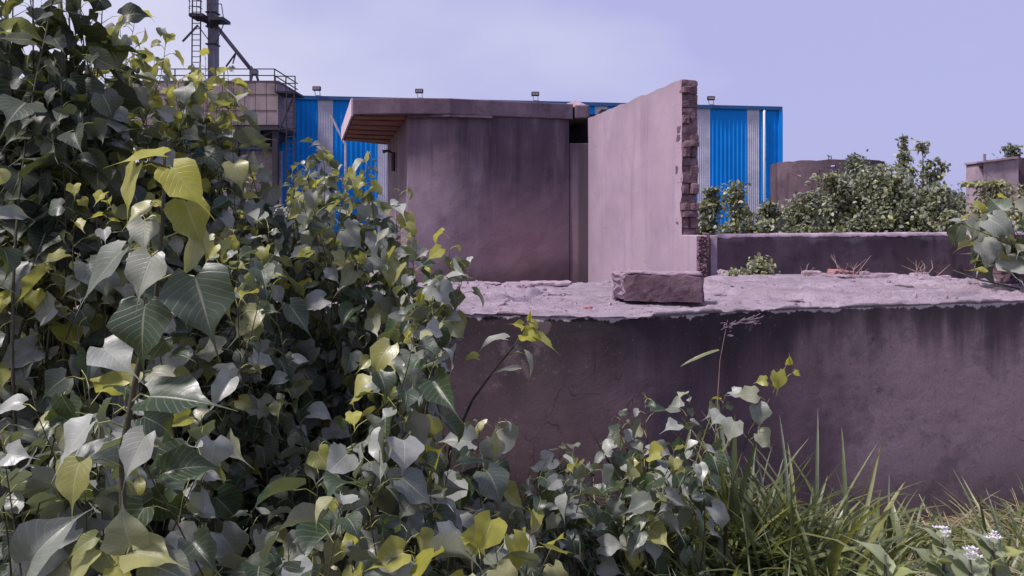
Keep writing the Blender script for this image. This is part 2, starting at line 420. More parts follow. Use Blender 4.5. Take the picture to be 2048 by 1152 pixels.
def place_rubble(name, label, cat, px, py, w, d, h, rot, mat, seed, group=None, rough=.02, cells=12, chip=.2, tilt=0, z=None, sink=.004):
    D = DZ(py, SLZ + .02); p = P(px, py, D)
    vs, fs = rubble(w, d, h, seed, rough, cells, chip)
    R = Matrix.Rotation(rot, 3, 'Z') @ Matrix.Rotation(tilt, 3, 'Y')
    low = min((R @ v).z for v in vs)
    m = MB(); m.add([R @ v - Vector((0, 0, low)) for v in vs], fs)
    o = m.build(name, mat, smooth=False); y = p.y + d * .4
    o.location = (p.x, y, SLZ + slab_h(p.x, y) - sink if z is None else z)
    return tag(o, label, cat, group)
M['block'] = concrete('broken block', (.20, .15, .165), (.12, .085, .10), (.05, .035, .04), .5, .1, 3.5, 1.0)
M['redbrick'] = concrete('red brick', (.46, .24, .22), (.34, .17, .16), (.15, .09, .09), .5, 0, 4, .8)
M['greybrick'] = concrete('grey brick', (.44, .38, .39), (.32, .27, .28), (.14, .11, .12), .4, 0, 4, .8)
M['flake'] = concrete('plaster flake', (.42, .36, .39), (.3, .25, .27), (.16, .12, .13), .4, 0, 5, .8)

root = thing('masonry_block', 'large broken masonry block with crumbled left end resting on the tank top', 'block', (0, 0, 0))
D = DZ(611, SLZ); px0, px1 = 1243, 1411
vs, fs = rubble(.50, .17, .178, 3.3, .009, 30, .10)
R = Matrix.Rotation(math.radians(-9), 3, 'Z')
root.location = (P(1332, 611, D).x, D + .09, SLZ + .022)
mb = MB(); off = Vector(root.location)
mb.add([R @ v + off for v in vs], fs); mb.build('brickwork', M['block'], root)
mb = MB()
vs, fs = rubble(.085, .16, .165, 8.1, .03, 12, .3)
mb.add([R @ (v + Vector((-.272, .0, .006))) + off for v in vs], fs); mb.build('mortar_end', M['flake'], root)
mb = MB()
vs, fs = rubble(.48, .165, .014, 5.5, .009, 26, .3)
mb.add([R @ (v + Vector((.0, .0, .172))) + off for v in vs], fs); mb.build('lit_mortar_bed', M['flake'], root)  # pale top layer puts the light from above into the block's colour

place_rubble('brick', 'flat reddish brick lying near the foot of the low wall', 'brick', 1690, 553, .26, .13, .05, .15, M['redbrick'], 2.2, tilt=.06, rough=.02)
place_rubble('brick', 'pale grey brick with clean edges beside the reddish brick', 'brick', 1772, 557, .25, .11, .065, -.05, M['greybrick'], 4.1, rough=.006)
place_rubble('stone', 'small pale lump of mortar at the foot of the end of the low wall', 'stone', 1452, 553, .09, .07, .06, .4, M['flake'], 6.7, rough=.03, cells=8)
place_rubble('stone', 'small brown clod between the plaster flakes and the masonry block', 'stone', 1177, 612, .05, .04, .03, .2, M['redbrick'], 9.1, rough=.016, cells=7)
place_rubble('stone', 'large brownish rock at the right edge of the tank top', 'stone', 2040, 574, .26, .2, .15, .2, M['block'], 1.9, rough=.05, cells=10)
FL = [(1092, 571, .42, .16, .03, 'long pale slab chip lying along the far edge of the tank top'),
      (1064, 585, .16, .07, .02, 'brownish plaster chip between the long slab chip and the round patch'),
      (1118, 590, .17, .05, .02, 'narrow white plaster chip beside the brownish chip'),
      (1225, 575, .14, .06, .012, 'thin plaster chip just behind the masonry block'),
      (1812, 581, .13, .06, .02, 'rounded dark stone flake lying on the right round patch'),
      (1905, 573, .15, .07, .015, 'thin plaster chip near the climbing plant'),
      (1700, 562, .2, .08, .02, 'plaster chip in front of the reddish brick'),
      (1655, 560, .09, .06, .03, 'small lump of rubble at the left end of the reddish brick'),
      (1733, 558, .07, .06, .05, 'small lump of rubble wedged between the two bricks'),
      (1500, 571, .14, .07, .012, 'thin plaster chip in front of the small green weed'),
      (1305, 623, .09, .05, .012, 'pale mortar crumb in front of the masonry block'),
      (1440, 590, .1, .05, .012, 'plaster chip right of the masonry block'),
      (1590, 598, .12, .05, .012, 'plaster chip on the front step of the right round patch'),
      (1625, 556, .16, .09, .04, 'broken brick piece between the sparse stalks and the reddish brick'),
      (1742, 563, .11, .08, .035, 'dusty rubble lump right in front of the gap between the bricks'),
      (1842, 560, .14, .08, .04, 'pale rubble piece beside the arching dry twigs'),
      (1890, 563, .1, .07, .03, 'dusty rubble lump between the arching twigs and the creeper'),
      (985, 577, .12, .06, .012, 'plaster chip at the back of the left round patch'),
      (935, 586, .08, .06, .02, 'crumbled plaster lump in the middle of the left round patch')]
rnd = random.Random(5)
FL.sort(key=lambda q: 'dark stone' not in q[5])
for i, (x, y, a, b, h, lab) in enumerate(FL):
    place_rubble('plaster_chip', lab, 'rubble', x, y, a, b, h, rnd.uniform(-.3, .3), M['block'] if i == 0 else M['greybrick'] if 'brick piece' in lab else M['flake'], i * 1.7 + .3,
                 'loose chips on the tank top', rough=.012, cells=12 if a > .12 else 8)
# crumbs nobody could count
m = MB()
for k in range(2600):
    x = rnd.uniform(-1.2, 4.6); y = rnd.uniform(4.4, 6.9)
    if nz(x * 1.5, y * 1.5, 3) < -.05: continue
    px = CX + x / y * F
    Yf = np.interp(px, [a for a, b in FRONT], [DZ(b, SLZ) for a, b in FRONT]); Yb = np.interp(px, [a for a, b in BACK], [DZ(b, SLZ) for a, b in BACK])
    if not (Yf + .05 < y < Yb - .08): continue
    s = rnd.uniform(.003, .012) * rnd.choice((1, 1, 1, 1.6, 2.4)); z = SLZ + slab_h(x, y) - .003
    a = rnd.uniform(0, 6.3)
    m.add([(x + s * math.cos(a + q) * rnd.uniform(.6, 1.3), y + s * math.sin(a + q) * rnd.uniform(.6, 1.3), z) for q in (0, 1.57, 3.14, 4.7)] +
          [(x + s * .6 * math.cos(a + q), y + s * .6 * math.sin(a + q), z + s * rnd.uniform(.4, .9)) for q in (0, 1.57, 3.14, 4.7)],
          [(4,5,6,7),(0,1,5,4),(1,2,6,5),(2,3,7,6),(3,0,4,7)])
tag(m.build('crumbs', M['flake']), 'small crumbs of plaster scattered over the tank top', 'debris', kind='stuff')

# ------------------------------------------------------------------ round drum house behind (roof overhang at its left)
RT, RB = 3.27, 3.055      # roof slab top and underside
def XY(px, D): return ((px - CX) / F * D, D)
def drum_house():
    root = thing('concrete_building', 'mould-stained rounded concrete building with overhanging flat roof and red-brown ribbed soffit', 'building', (-.3, 11, 0))
    def stain(t, c):
        x, y, z = t.sep()
        # black mould in the upper middle, fine trowel weave inside it
        dx = t.math('DIVIDE', t.math('SUBTRACT', x, .1), .95); dz = t.math('DIVIDE', t.math('SUBTRACT', z, 2.75), .85)
        d = t.math('SQRT', t.math('ADD', t.math('MULTIPLY', dx, dx), t.math('MULTIPLY', dz, dz)))
        d = t.math('ADD', d, t.math('MULTIPLY', t.math('SUBTRACT', t.noise(1.9, 6, .65, (1, 1, .35), (4, 1, 1)), .5), 1.3))
        k = t.ramp(d, .3, 1.7, .68, 0)
        s1 = t.math('SINE', t.math('ADD', t.math('MULTIPLY', x, 142), t.math('MULTIPLY', t.noise(3, 2), 9)))
        wv = t.math('ADD', t.math('MULTIPLY', s1, .6), t.math('MULTIPLY', t.math('MULTIPLY', s1, t.math('SINE', t.math('MULTIPLY', z, 300))), .5))
        wv = t.math('MULTIPLY', wv, t.ramp(t.noise(2.5, 4, .6, loc=(3, 1, 8)), .35, .6))
        wv = t.ramp(wv, -.7, .8, 1.06, .93)
        c = t.mix(t.math('MULTIPLY', k, wv), c, (.045, .038, .05))
        rn = t.math('MULTIPLY', t.ramp(t.noise(8, 5, .6, (1, 1, .05), (6, 2, 1)), .46, .66), t.ramp(t.math('ADD', z, t.math('MULTIPLY', t.noise(2, 3, .5, (1, 1, .1)), 1.6)), 2.6, 3.7))
        c = t.mix(t.math('MULTIPLY', rn, .6), c, (.04, .03, .04))
        c = t.mix(t.math('MULTIPLY', t.ramp(t.noise(5, 6, .6, (1, 1, .12), (1, 8, 3)), .5, .7), .3), c, (.34, .27, .29))
        # pinkish brown weathering low on the wall, dark band at the foot
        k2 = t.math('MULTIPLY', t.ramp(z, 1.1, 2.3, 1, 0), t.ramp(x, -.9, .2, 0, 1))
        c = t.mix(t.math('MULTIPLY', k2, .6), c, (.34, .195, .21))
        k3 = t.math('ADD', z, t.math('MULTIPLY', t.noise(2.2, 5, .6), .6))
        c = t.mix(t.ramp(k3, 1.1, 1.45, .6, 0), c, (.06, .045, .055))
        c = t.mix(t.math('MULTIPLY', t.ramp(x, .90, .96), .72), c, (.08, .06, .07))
        return c
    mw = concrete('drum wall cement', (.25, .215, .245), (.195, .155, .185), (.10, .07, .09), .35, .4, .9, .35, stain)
    mr = concrete('roof slab cement', (.20, .165, .19), (.13, .105, .125), (.05, .04, .05), .5, .3, 1.6, .6)
    mrl = concrete('sunlit roof end cement', (.62, .56, .6), (.48, .43, .46), (.3, .26, .28), .2, .2, 2, .3)
    A = XY(775, 13.5); B = XY(815, 10.13); C = XY(900, 10.02); Cc = XY(985, 10.17); E = XY(1080, 10.35); E2 = XY(1138, 10.5); 
    pts = [A, B, C, Cc, E, E2]
    X1138, X1150 = E2, XY(1152, 10.5)
    # wall, as grid with slight waviness
    seg = []
    for (x0, y0), (x1, y1) in zip(pts[:-1], pts[1:]):
        L = math.hypot(x1 - x0, y1 - y0); n = max(2, int(L / .05))
        for k in range(n): seg.append((x0 + (x1 - x0) * k / n, y0 + (y1 - y0) * k / n))
    seg.append(pts[-1])
    sg = np.array(seg); k = np.ones(15) / 15; i0 = max(2, int(math.hypot(A[0] - B[0], A[1] - B[1]) / .05)) + 1
    tail = sg[i0:]; sm = np.stack([np.convolve(np.pad(tail[:, q], 7, mode='reflect', reflect_type='odd'), k, 'valid') for q in (0, 1)], 1)
    seg = [tuple(v) for v in np.concatenate([sg[:i0], sm])]
    rows = 60; V = []; n = len(seg)
    for j in range(rows + 1):
        z = RB * j / rows
        for (x, y) in seg: V.append((x, y + .008 * nz(x * 2, z * 2, 1) , z))
    idx = np.arange(rows)[:, None] * n + np.arange(n - 1)[None, :]
    Q = np.stack([idx, idx + 1, idx + n + 1, idx + n], -1).reshape(-1, 4)
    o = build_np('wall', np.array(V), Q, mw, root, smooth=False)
    # inner core closes the volume behind the skin
    F1 = XY(1186, 10.62); bk = XY(1150, 14.2)
    m = MB(); ins = [(A[0] + .06, A[1]), (B[0] + .06, B[1] + .06), (C[0], C[1] + .06), (E[0], E[1] + .06), (E2[0] - .03, E2[1] + .06), (bk[0], bk[1])]
    m.prism(ins, 0, RB - .02); m.build('core', mw, root)
    # wall under and beside the opening: pier on the right, with a dark notch above
    zn = EYE + (440 - 286) / F * 10.5; 
    m = MB(); x0 = E2[0]; x1 = XY(1190, 10.6)[0]
    m.box(x0, x1, 10.52, 10.9, 0, zn)
    m.build('pier', mw, root, bevel=.015)
    m = MB(); m.box(x0 + .005, x1 + .15, 11.2, 11.3, zn - .1, RT - .04); m.box(x1 + .1, x1 + .2, 10.7, 11.19, zn - .1, RT - .04); m.build('inner_wall', plain('notch shade cement', (.025, .02, .026), .9, .3), root)  # near-black colour stands in for the shade inside the notch
    # roof slab
    roof = [XY(707, 10.0), XY(800, 9.93), XY(900, 9.97), XY(985, 10.14), XY(1080, 10.325), XY(1146, 10.46), XY(1150, 13.9), XY(770, 14.0), XY(686, 13.2)]
    m = MB()
    fr = []
    for (x0_, y0_), (x1_, y1_) in zip(roof[:5], roof[1:6]):
        for k in range(6): fr.append((x0_ + (x1_ - x0_) * k / 6, y0_ + (y1_ - y0_) * k / 6 + .006 * nz(k, x0_ * 9, 2)))
    fr.append(roof[5]); full = fr + roof[6:]
    m.prism(full, RB, RT); ro = m.build('roof', mr, root, bevel=.012)
    # end of the roof slab, the sun on it put into a paler cement
    a, b = Vector((*roof[0], 0)), Vector((*roof[-1], 0)); d = (b - a).normalized(); nrm = Vector((-d.y, d.x, 0)); nrm = -nrm if nrm.x > 0 else nrm
    m = MB(); q = [a + d * .01 + nrm * .004, b - d * .01 + nrm * .004, b - d * .01 + nrm * .03, a + d * .01 + nrm * .03]
    m.prism([(v.x, v.y) for v in q], RB - .012, RT + .01); m.build('fascia', mrl, root)
    # right stub of the roof with chipped end over the notch
    m = MB(); xs0 = XY(1147, 10.5)[0]; m.box(xs0 + .012, XY(1179, 10.5)[0], 10.47, 13.2, RB + .012, RT - .012); m.build('broken_roof_end', mr, root, bevel=.02)
    # soffit: red-brown boards with joints
    ms = plain('soffit boards', (.25, .10, .105), .7, .4, scale=3, streak=.5)
    m = MB()
    nb = 11
    for k in range(nb):
        f0 = (k + .06) / nb; f1 = (k + .94) / nb
        pa = Vector((*XY(709, 10.03), 0)).lerp(Vector((*XY(688, 13.15), 0)), f0); pb = Vector((*XY(709, 10.03), 0)).lerp(Vector((*XY(688, 13.15), 0)), f1)
        qa = Vector((*B, 0)).lerp(Vector((*A, 0)), f0) + Vector((-.006, 0, 0)); qb = Vector((*B, 0)).lerp(Vector((*A, 0)), f1) + Vector((-.006, 0, 0))
        dz = .035 if k % 2 else .02
        m.prism([(pa.x, pa.y), (qa.x, qa.y), (qb.x, qb.y), (pb.x, pb.y)], RB - dz, RB - .004)
    m.build('soffit', ms, root)
    # thin shadowed drip strip under the roof edge
    m = MB(); dr = [XY(816, 10.06), XY(900, 9.985), XY(984, 10.115)]
    for p, q in zip(dr[:-1], dr[1:]): m.bar((*p, RB - .018), (*q, RB - .018), .05, .03)
    m.build('drip_edge', mr, root)
    # small bracket lamp on the left side wall
    p = Vector(A).lerp(Vector(B), .5); 
    lamp = thing('wall_lamp', 'small dark bracket lamp on the shaded side wall under the roof overhang', 'lamp', (p.x - .04, p.y, 2.6))
    ml = plain('lamp metal', (.05, .045, .05), .5, .2)
    m = MB(); m.box(p.x - .07, p.x - .02, p.y - .05, p.y + .05, 2.42, 2.72); m.build('back_plate', ml, lamp, bevel=.01)
    m = MB(); m.tube([(p.x - .05, p.y, 2.7), (p.x - .12, p.y - .03, 2.74), (p.x - .2, p.y - .05, 2.72)], [.018, .018, .03], 8); m.build('arm', ml, lamp, smooth=True)
    # pale folded sheet lying on the roof
    q = P(1152, 205, 10.9)
    o = MB(); z0 = RT + .002
    a = [(q.x - .28, 10.8, z0), (q.x + .15, 10.7, z0), (q.x + .02, 11.0, z0 + .0), (q.x + .0, 10.85, z0 + .11), (q.x - .28, 10.83, z0 + .012), (q.x + .16, 10.73, z0 + .012)]
    o.add(a, [(0, 1, 3), (1, 2, 3), (0, 3, 4), (4, 3, 2), (1, 5, 3), (5, 2, 3), (0, 4, 2), (0, 2, 1), (1, 2, 5)])
    tag(o.build('roof_tile', M['flake']), 'pale peaked piece of broken slab lying on the stained roof', 'rubble')
drum_house()

# ------------------------------------------------------------------ tall broken wall (pale plaster face, torn brick end)
def broken_wall():
    root = thing('broken_wall', 'tall pale plastered wall ending in a ragged vertical brick edge', 'wall', (1.3, 8.5, 0))
    ZT = EYE + 1.37
    def pl(t, c):
        x, y, z = t.sep()
        k = t.ramp(t.noise(2.2, 3, .5, (1, 1, .25), (1, 4, 2)), .4, .7)
        c = t.mix(t.math('MULTIPLY', k, .45), c, (.41, .31, .355))
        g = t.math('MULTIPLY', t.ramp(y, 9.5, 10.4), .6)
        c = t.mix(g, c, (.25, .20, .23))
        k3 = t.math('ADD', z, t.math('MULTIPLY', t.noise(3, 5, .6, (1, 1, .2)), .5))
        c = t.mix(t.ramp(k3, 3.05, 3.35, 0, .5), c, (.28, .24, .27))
        sp = t.t.nodes.new('ShaderNodeTexVoronoi'); sp.inputs['Scale'].default_value = 3.5; t.L(t.pos, sp.inputs['Vector'])
        c = t.mix(t.ramp(sp.outputs['Distance'], .03, .06, .8, 0), c, (.18, .11, .12))
        return c
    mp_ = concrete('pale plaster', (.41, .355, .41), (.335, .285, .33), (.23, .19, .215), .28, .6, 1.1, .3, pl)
    mbk = concrete('torn brick', (.28, .205, .21), (.17, .12, .13), (.06, .045, .05), .5, 0, 7, 1.0)
    mbr = concrete('dry mortar', (.22, .165, .18), (.14, .1, .11), (.12, .09, .1), .5, 0, 6, 1.0)
    a = Vector((*XY(1176, 10.1), 0)); b = Vector((*XY(1364, 7.3), 0)); d = (b - a); L = d.length; d.normalize(); nn = Vector((d.y, -d.x, 0)); nn = -nn if nn.x > 0 else nn   # towards the left
    back = -nn
    # plaster face
    nu, nv = 120, 90; V = []
    for j in range(nv + 1):
        for i in range(nu + 1):
            u = i / nu; z = ZT * j / nv
            rag = (.035 * nz(z * 7, 1, 2, 5) + .05 * max(0, nz(z * 2.5, 4, 2, 3))) * (1 if i == nu else .4 if i == nu - 1 else 0)
            lean = .09 * (1 - z / ZT) * (1 - u)
            p = a + d * (u * L - rag + lean) + nn * (.006 * nz(u * 6, z * 2, 1)) 
            topz = z + (.022 * nz(u * 9, 3, 1, 6) if j == nv else 0)
            V.append((p.x, p.y, topz))
    idx = np.arange(nv)[:, None] * (nu + 1) + np.arange(nu)[None, :]
    Q = np.stack([idx, idx + 1, idx + nu + 2, idx + nu + 1], -1).reshape(-1, 4)
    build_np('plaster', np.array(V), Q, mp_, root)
    # plan thickness
    T = .165
    p0, p1 = a + back * .004, b - d * .05 + back * .004
    q0, q1 = a + back * T, b - d * .05 + back * T
    m = MB(); m.prism([(v.x, v.y) for v in (p0, p1, q1, q0)], 0, ZT - .02); m.build('core', mp_, root)
    # torn brick end: courses with uneven ends
    r = random.Random(4); z = EYE - .15; k = 0
    m = MB(); m2 = MB()
    while z < ZT - .01:
        h = min(r.uniform(.06, .11), ZT - z)
        e = r.uniform(-.03, .035); e2 = e + r.uniform(-.02, .02)
        lay = [(0.0, .075), (.083, T)] if k % 2 else [(0.0, T)]
        for (s0, s1) in lay:
            ext = r.uniform(-.03, .022)
            vs, fs = rubble(s1 - s0, .14, h - .002, k * 2.3 + s0, .009, 6, .3)
            # rubble: x -> back direction, y -> d direction
            for_v = [b + back * (s0 + (s1 - s0) / 2 + v.x + .003) + d * (v.y - .055 + ext) + Vector((0, 0, z + v.z)) for v in vs]
            m.add(for_v, fs, 0)
        c = [b + back * s + d * t_ for s, t_ in ((.004, -.1), (.004, -.012 + r.uniform(-.02, .01)), (T - .004, -.012 + r.uniform(-.02, .01)), (T - .004, -.1))]
        m2.prism([(v.x, v.y) for v in c], z - .001, z + h + .001)
        z += h; k += 1
    m.build('brick_edge', mbk, root); m2.build('mortar', mbr, root)
    # low stump of the same wall, reaching a little nearer
    b2 = Vector((*XY(1393, 7.02), 0)); zs = EYE - .145
    m = MB(); c = [b - d * .06 + nn * .003, b2 + nn * .003, b2 + back * .11, b - d * .06 + back * .11]
    m.prism([(v.x, v.y) for v in c], 0, zs); m.build('wall_stump', mp_, root, bevel=.008)
    m = MB(); z = SLZ - .3; k = 0
    while z < zs - .01:
        h = min(.078, zs - z); vs, fs = rubble(.105, .1, h - .008, k + .7, .008, 6, .3)
        m.add([b2 + back * (.057 + v.x) + d * (v.y - .03 + r.uniform(-.02, .03)) + Vector((0, 0, z + v.z)) for v in vs], fs); z += h; k += 1
    m.build('stump_edge', mbk, root)
broken_wall()

# ------------------------------------------------------------------ low dark wall on the right
def low_wall():
    root = thing('low_wall', 'long low dark mouldy wall with pale coping running right behind the tank', 'wall', (3, 8, 0))
    def ex(t, c):
        x, y, z = t.sep()
        k3 = t.math('ADD', z, t.math('MULTIPLY', t.noise(4, 5, .6, (1, 1, .3)), .25))
        return t.mix(t.ramp(k3, 1.55, 1.63, 0, .75), c, (.36, .30, .33))
    mw = concrete('low wall cement', (.18, .14, .15), (.11, .082, .09), (.045, .034, .04), .6, .5, 1.5, .6, ex)
    mc = concrete('coping cement', (.52, .45, .5), (.38, .33, .36), (.14, .11, .12), .5, 0, 3, .7)
    zt = EYE - .14
    a = Vector((*XY(1430, 7.42), 0)); b = Vector((*XY(2300, 9.3), 0)); d = b - a; L = d.length; d.normalize(); bk = Vector((-d.y, d.x, 0))
    nu, nv = 160, 26; V = []
    for j in range(nv + 1):
        for i in range(nu + 1):
            u = i / nu; z = (zt - .03) * j / nv
            p = a + d * (u * L) + bk * (.01 * nz(u * 20, z * 4, 1))
            V.append((p.x, p.y, z + (.012 * nz(u * 30, 3, 1) if j == nv else 0)))
    idx = np.arange(nv)[:, None] * (nu + 1) + np.arange(nu)[None, :]
    build_np('wall_face', np.array(V), np.stack([idx, idx + 1, idx + nu + 2, idx + nu + 1], -1).reshape(-1, 4), mw, root)
    m = MB(); m.prism([(v.x, v.y) for v in (a + bk * .02, b + bk * .02, b + bk * .22, a + bk * .22)], 0, zt - .045); m.build('core', mw, root)
    nu, nv = 300, 8; V = []
    for j in range(nv + 1):
        for i in range(nu + 1):
            u = i / nu; p = a + d * (u * L)
            e = (-.014 + .014 * nz(u * 40, 2, 5, 5)) if j <= 1 else 0
            p = p + bk * (e + .23 * max(0, j - 1) / (nv - 1))
            z = zt + .008 * nz(u * 36, j * .4, 1, 5) - (.03 + .02 * abs(nz(u * 30, 9, 1, 5)) if j == 0 else 0)
            V.append((p.x, p.y, z))
    idx = np.arange(nv)[:, None] * (nu + 1) + np.arange(nu)[None, :]
    build_np('coping', np.array(V), np.stack([idx, idx + 1, idx + nu + 2, idx + nu + 1], -1).reshape(-1, 4), mc, root)
    mpost = concrete('post cement', (.25, .18, .19), (.15, .105, .12), (.05, .035, .04), .6, .6, 4, .8)
    m = MB()
    x0 = XY(1409, 7.25)[0]; x1 = XY(1420, 7.25)[0]; m.box(x0, x1, 7.26, 7.42, 0, zt + .012)
    m.build('channel_post', mpost, root, bevel=.006)
    m = MB(); x0 = XY(1422.5, 7.3)[0]; x1 = XY(1431, 7.4)[0]; m.box(x0, x1, 7.33, 7.52, 0, zt - .01); m.build('end_pier', mc, root, bevel=.006)
low_wall()

# ------------------------------------------------------------------ blue corrugated shed
def shed():
    root = thing('industrial_shed', 'long blue corrugated metal shed with pale translucent vertical strips', 'building', (0, 42, 0))
    mbl = plain('blue sheet', (.003, .235, .72), .55, .1, .15, scale=.6, streak=.25)
    mbd = plain('blue trim', (.02, .10, .26), .45, .1, .4)
    def tr():
        t = MT('translucent sheet'); n = t.noise(1.2, 4, .6)
        c = t.mix(t.ramp(n, .35, .7), (.42, .42, .52), (.56, .56, .66))
        x, y, z = t.sep()
        g = t.math('PINGPONG', t.math('MULTIPLY', z, 2.2), .5); c = t.mix(t.ramp(g, 0, .06, .35, 0), c, (.3, .3, .4))
        return t.fin(c, .5, .3)
    mst = tr()
    ZT = EYE + 6.5
    a = Vector((*XY(300, 38.9), 0)); b = Vector((*XY(1560, 43.9), 0)); d = b - a; L = d.length; d.normalize(); fr = Vector((d.y, -d.x, 0)); fr = -fr if fr.y > 0 else fr
    # px -> distance along the wall
    def s_of(px):
        k = (px - CX) / F; return (k * a.y - a.x) / (d.x - k * d.y)
    strips = [(426, 454), (538, 557), (636, 666), (755, 782), (868, 894), (980, 1005), (1088, 1113), (1190, 1215), (1292, 1316), (1394, 1420), (1494, 1518)]
    edges = [300]
    for p, q in strips: edges += [p, q]
    edges.append(1560)
    for k in range(len(edges) - 1):
        s0, s1 = s_of(edges[k]), s_of(edges[k + 1]); strip = k % 2 == 1
        pitch = .26 if not strip else .13; amp = .035 if not strip else .015
        n = max(2, round((s1 - s0) / pitch)); prof = []
        for i in range(n):
            for f, h in ((0, 0), (.55, 0), (.65, 1), (.9, 1)): prof.append((s0 + (s1 - s0) * (i + f) / n, amp * h))
        prof.append((s1, 0)); m = MB(); lift = .012 if strip else 0
        vs = []; 
        for z in (0.0, ZT): vs += [a + d * s + fr * (h + lift) + Vector((0, 0, z)) for s, h in prof]
        nn_ = len(prof); m.add(vs, [(i, i + 1, nn_ + i + 1, nn_ + i) for i in range(nn_ - 1)])
        m.build('translucent_strip' if strip else 'wall_panel', mst if strip else mbl, root)
    m = MB(); p, q = a + fr * .06, b + fr * .06
    m.bar((p.x, p.y, ZT + .02), (q.x + .08, q.y, ZT + .02), .16, .2); m.build('gutter', mbd, root)
    m = MB(); m.bar((q.x + .0, q.y, 0), (q.x, q.y, ZT - .1), .22, .14); m.build('corner_trim', mbl, root)
    m = MB(); bd = Vector((-fr.x, -fr.y, 0)) * 22
    m.add([a + Vector((0, 0, ZT)), b + Vector((0, 0, ZT)), b + bd / 2 + Vector((0, 0, ZT + 1.2)), a + bd / 2 + Vector((0, 0, ZT + 1.2)), b + bd + Vector((0, 0, ZT)), a + bd + Vector((0, 0, ZT))],
          [(0, 1, 2, 3), (3, 2, 4, 5)]); m.build('roof', mbd, root)
    m = MB(); z0 = Vector((0, 0, 0)); zt = Vector((0, 0, ZT))
    m.add([b, b + bd, b + bd + zt, b + bd / 2 + Vector((0, 0, ZT + 1.2)), b + zt, a, a + bd, a + bd + zt, a + bd / 2 + Vector((0, 0, ZT + 1.2)), a + zt],
          [(0, 1, 2, 3, 4), (9, 8, 7, 6, 5), (1, 6, 7, 2)]); m.build('end_wall', mbl, root)
    mwh = plain('white pipe', (.8, .8, .82), .4, .05)
    s = s_of(1526); p = a + d * s + fr * .15
    m = MB(); m.tube([(p.x, p.y, 0), (p.x, p.y, ZT - .25), (p.x + .02, p.y + .08, ZT - .12)], .075, 8)
    dp = m.build('downpipe', mwh, root, smooth=True)
    for z in (2.2, 5.6): m = MB(); m.bar((p.x - .12, p.y + .04, z), (p.x + .12, p.y + .04, z), .08, .1); m.build('pipe_clamp', mbd, dp)
    # floodlights on the eaves
    mk = plain('lamp housing', (.05, .045, .055), .5, .2); mg = plain('lamp glass', (.3, .29, .33), .2, .1); mbk = plain('lamp bracket', (.5, .5, .55), .5, .1)
    labs = {636: 'floodlight on the shed roof edge nearest the clad tower', 840: 'floodlight on the shed roof edge above the soffit side of the stained roof',
            1071: 'floodlight on the shed roof edge beside the pale peaked roof piece', 1421: 'floodlight on the shed roof edge right of the broken wall'}
    for px, lab in labs.items():
        s = s_of(px); p = a + d * s; z = ZT + .12
        r = thing('floodlight', lab, 'floodlight', (p.x, p.y - .1, z), 'floodlights along the shed eave')
        m = MB()
        m.bar((p.x - .1, p.y - .1, z), (p.x - .15, p.y - .15, z + .32), .035); m.bar((p.x + .15, p.y - .1, z), (p.x + .12, p.y - .15, z + .32), .035); m.bar((p.x - .14, p.y - .11, z + .03), (p.x + .18, p.y - .11, z + .03), .035); m.build('bracket', mbk, r)
        m = MB(); m.box(p.x - .24, p.x + .2, p.y - .28, p.y - .08, z + .26, z + .5); h = m.build('lamp_head', mk, r, bevel=.04)
        m = MB()
        for q in range(4): m.box(p.x - .17 + q * .085, p.x - .11 + q * .085, p.y - .29, p.y - .283, z + .31, z + .44)
        m.build('lens', mg, h)
shed()

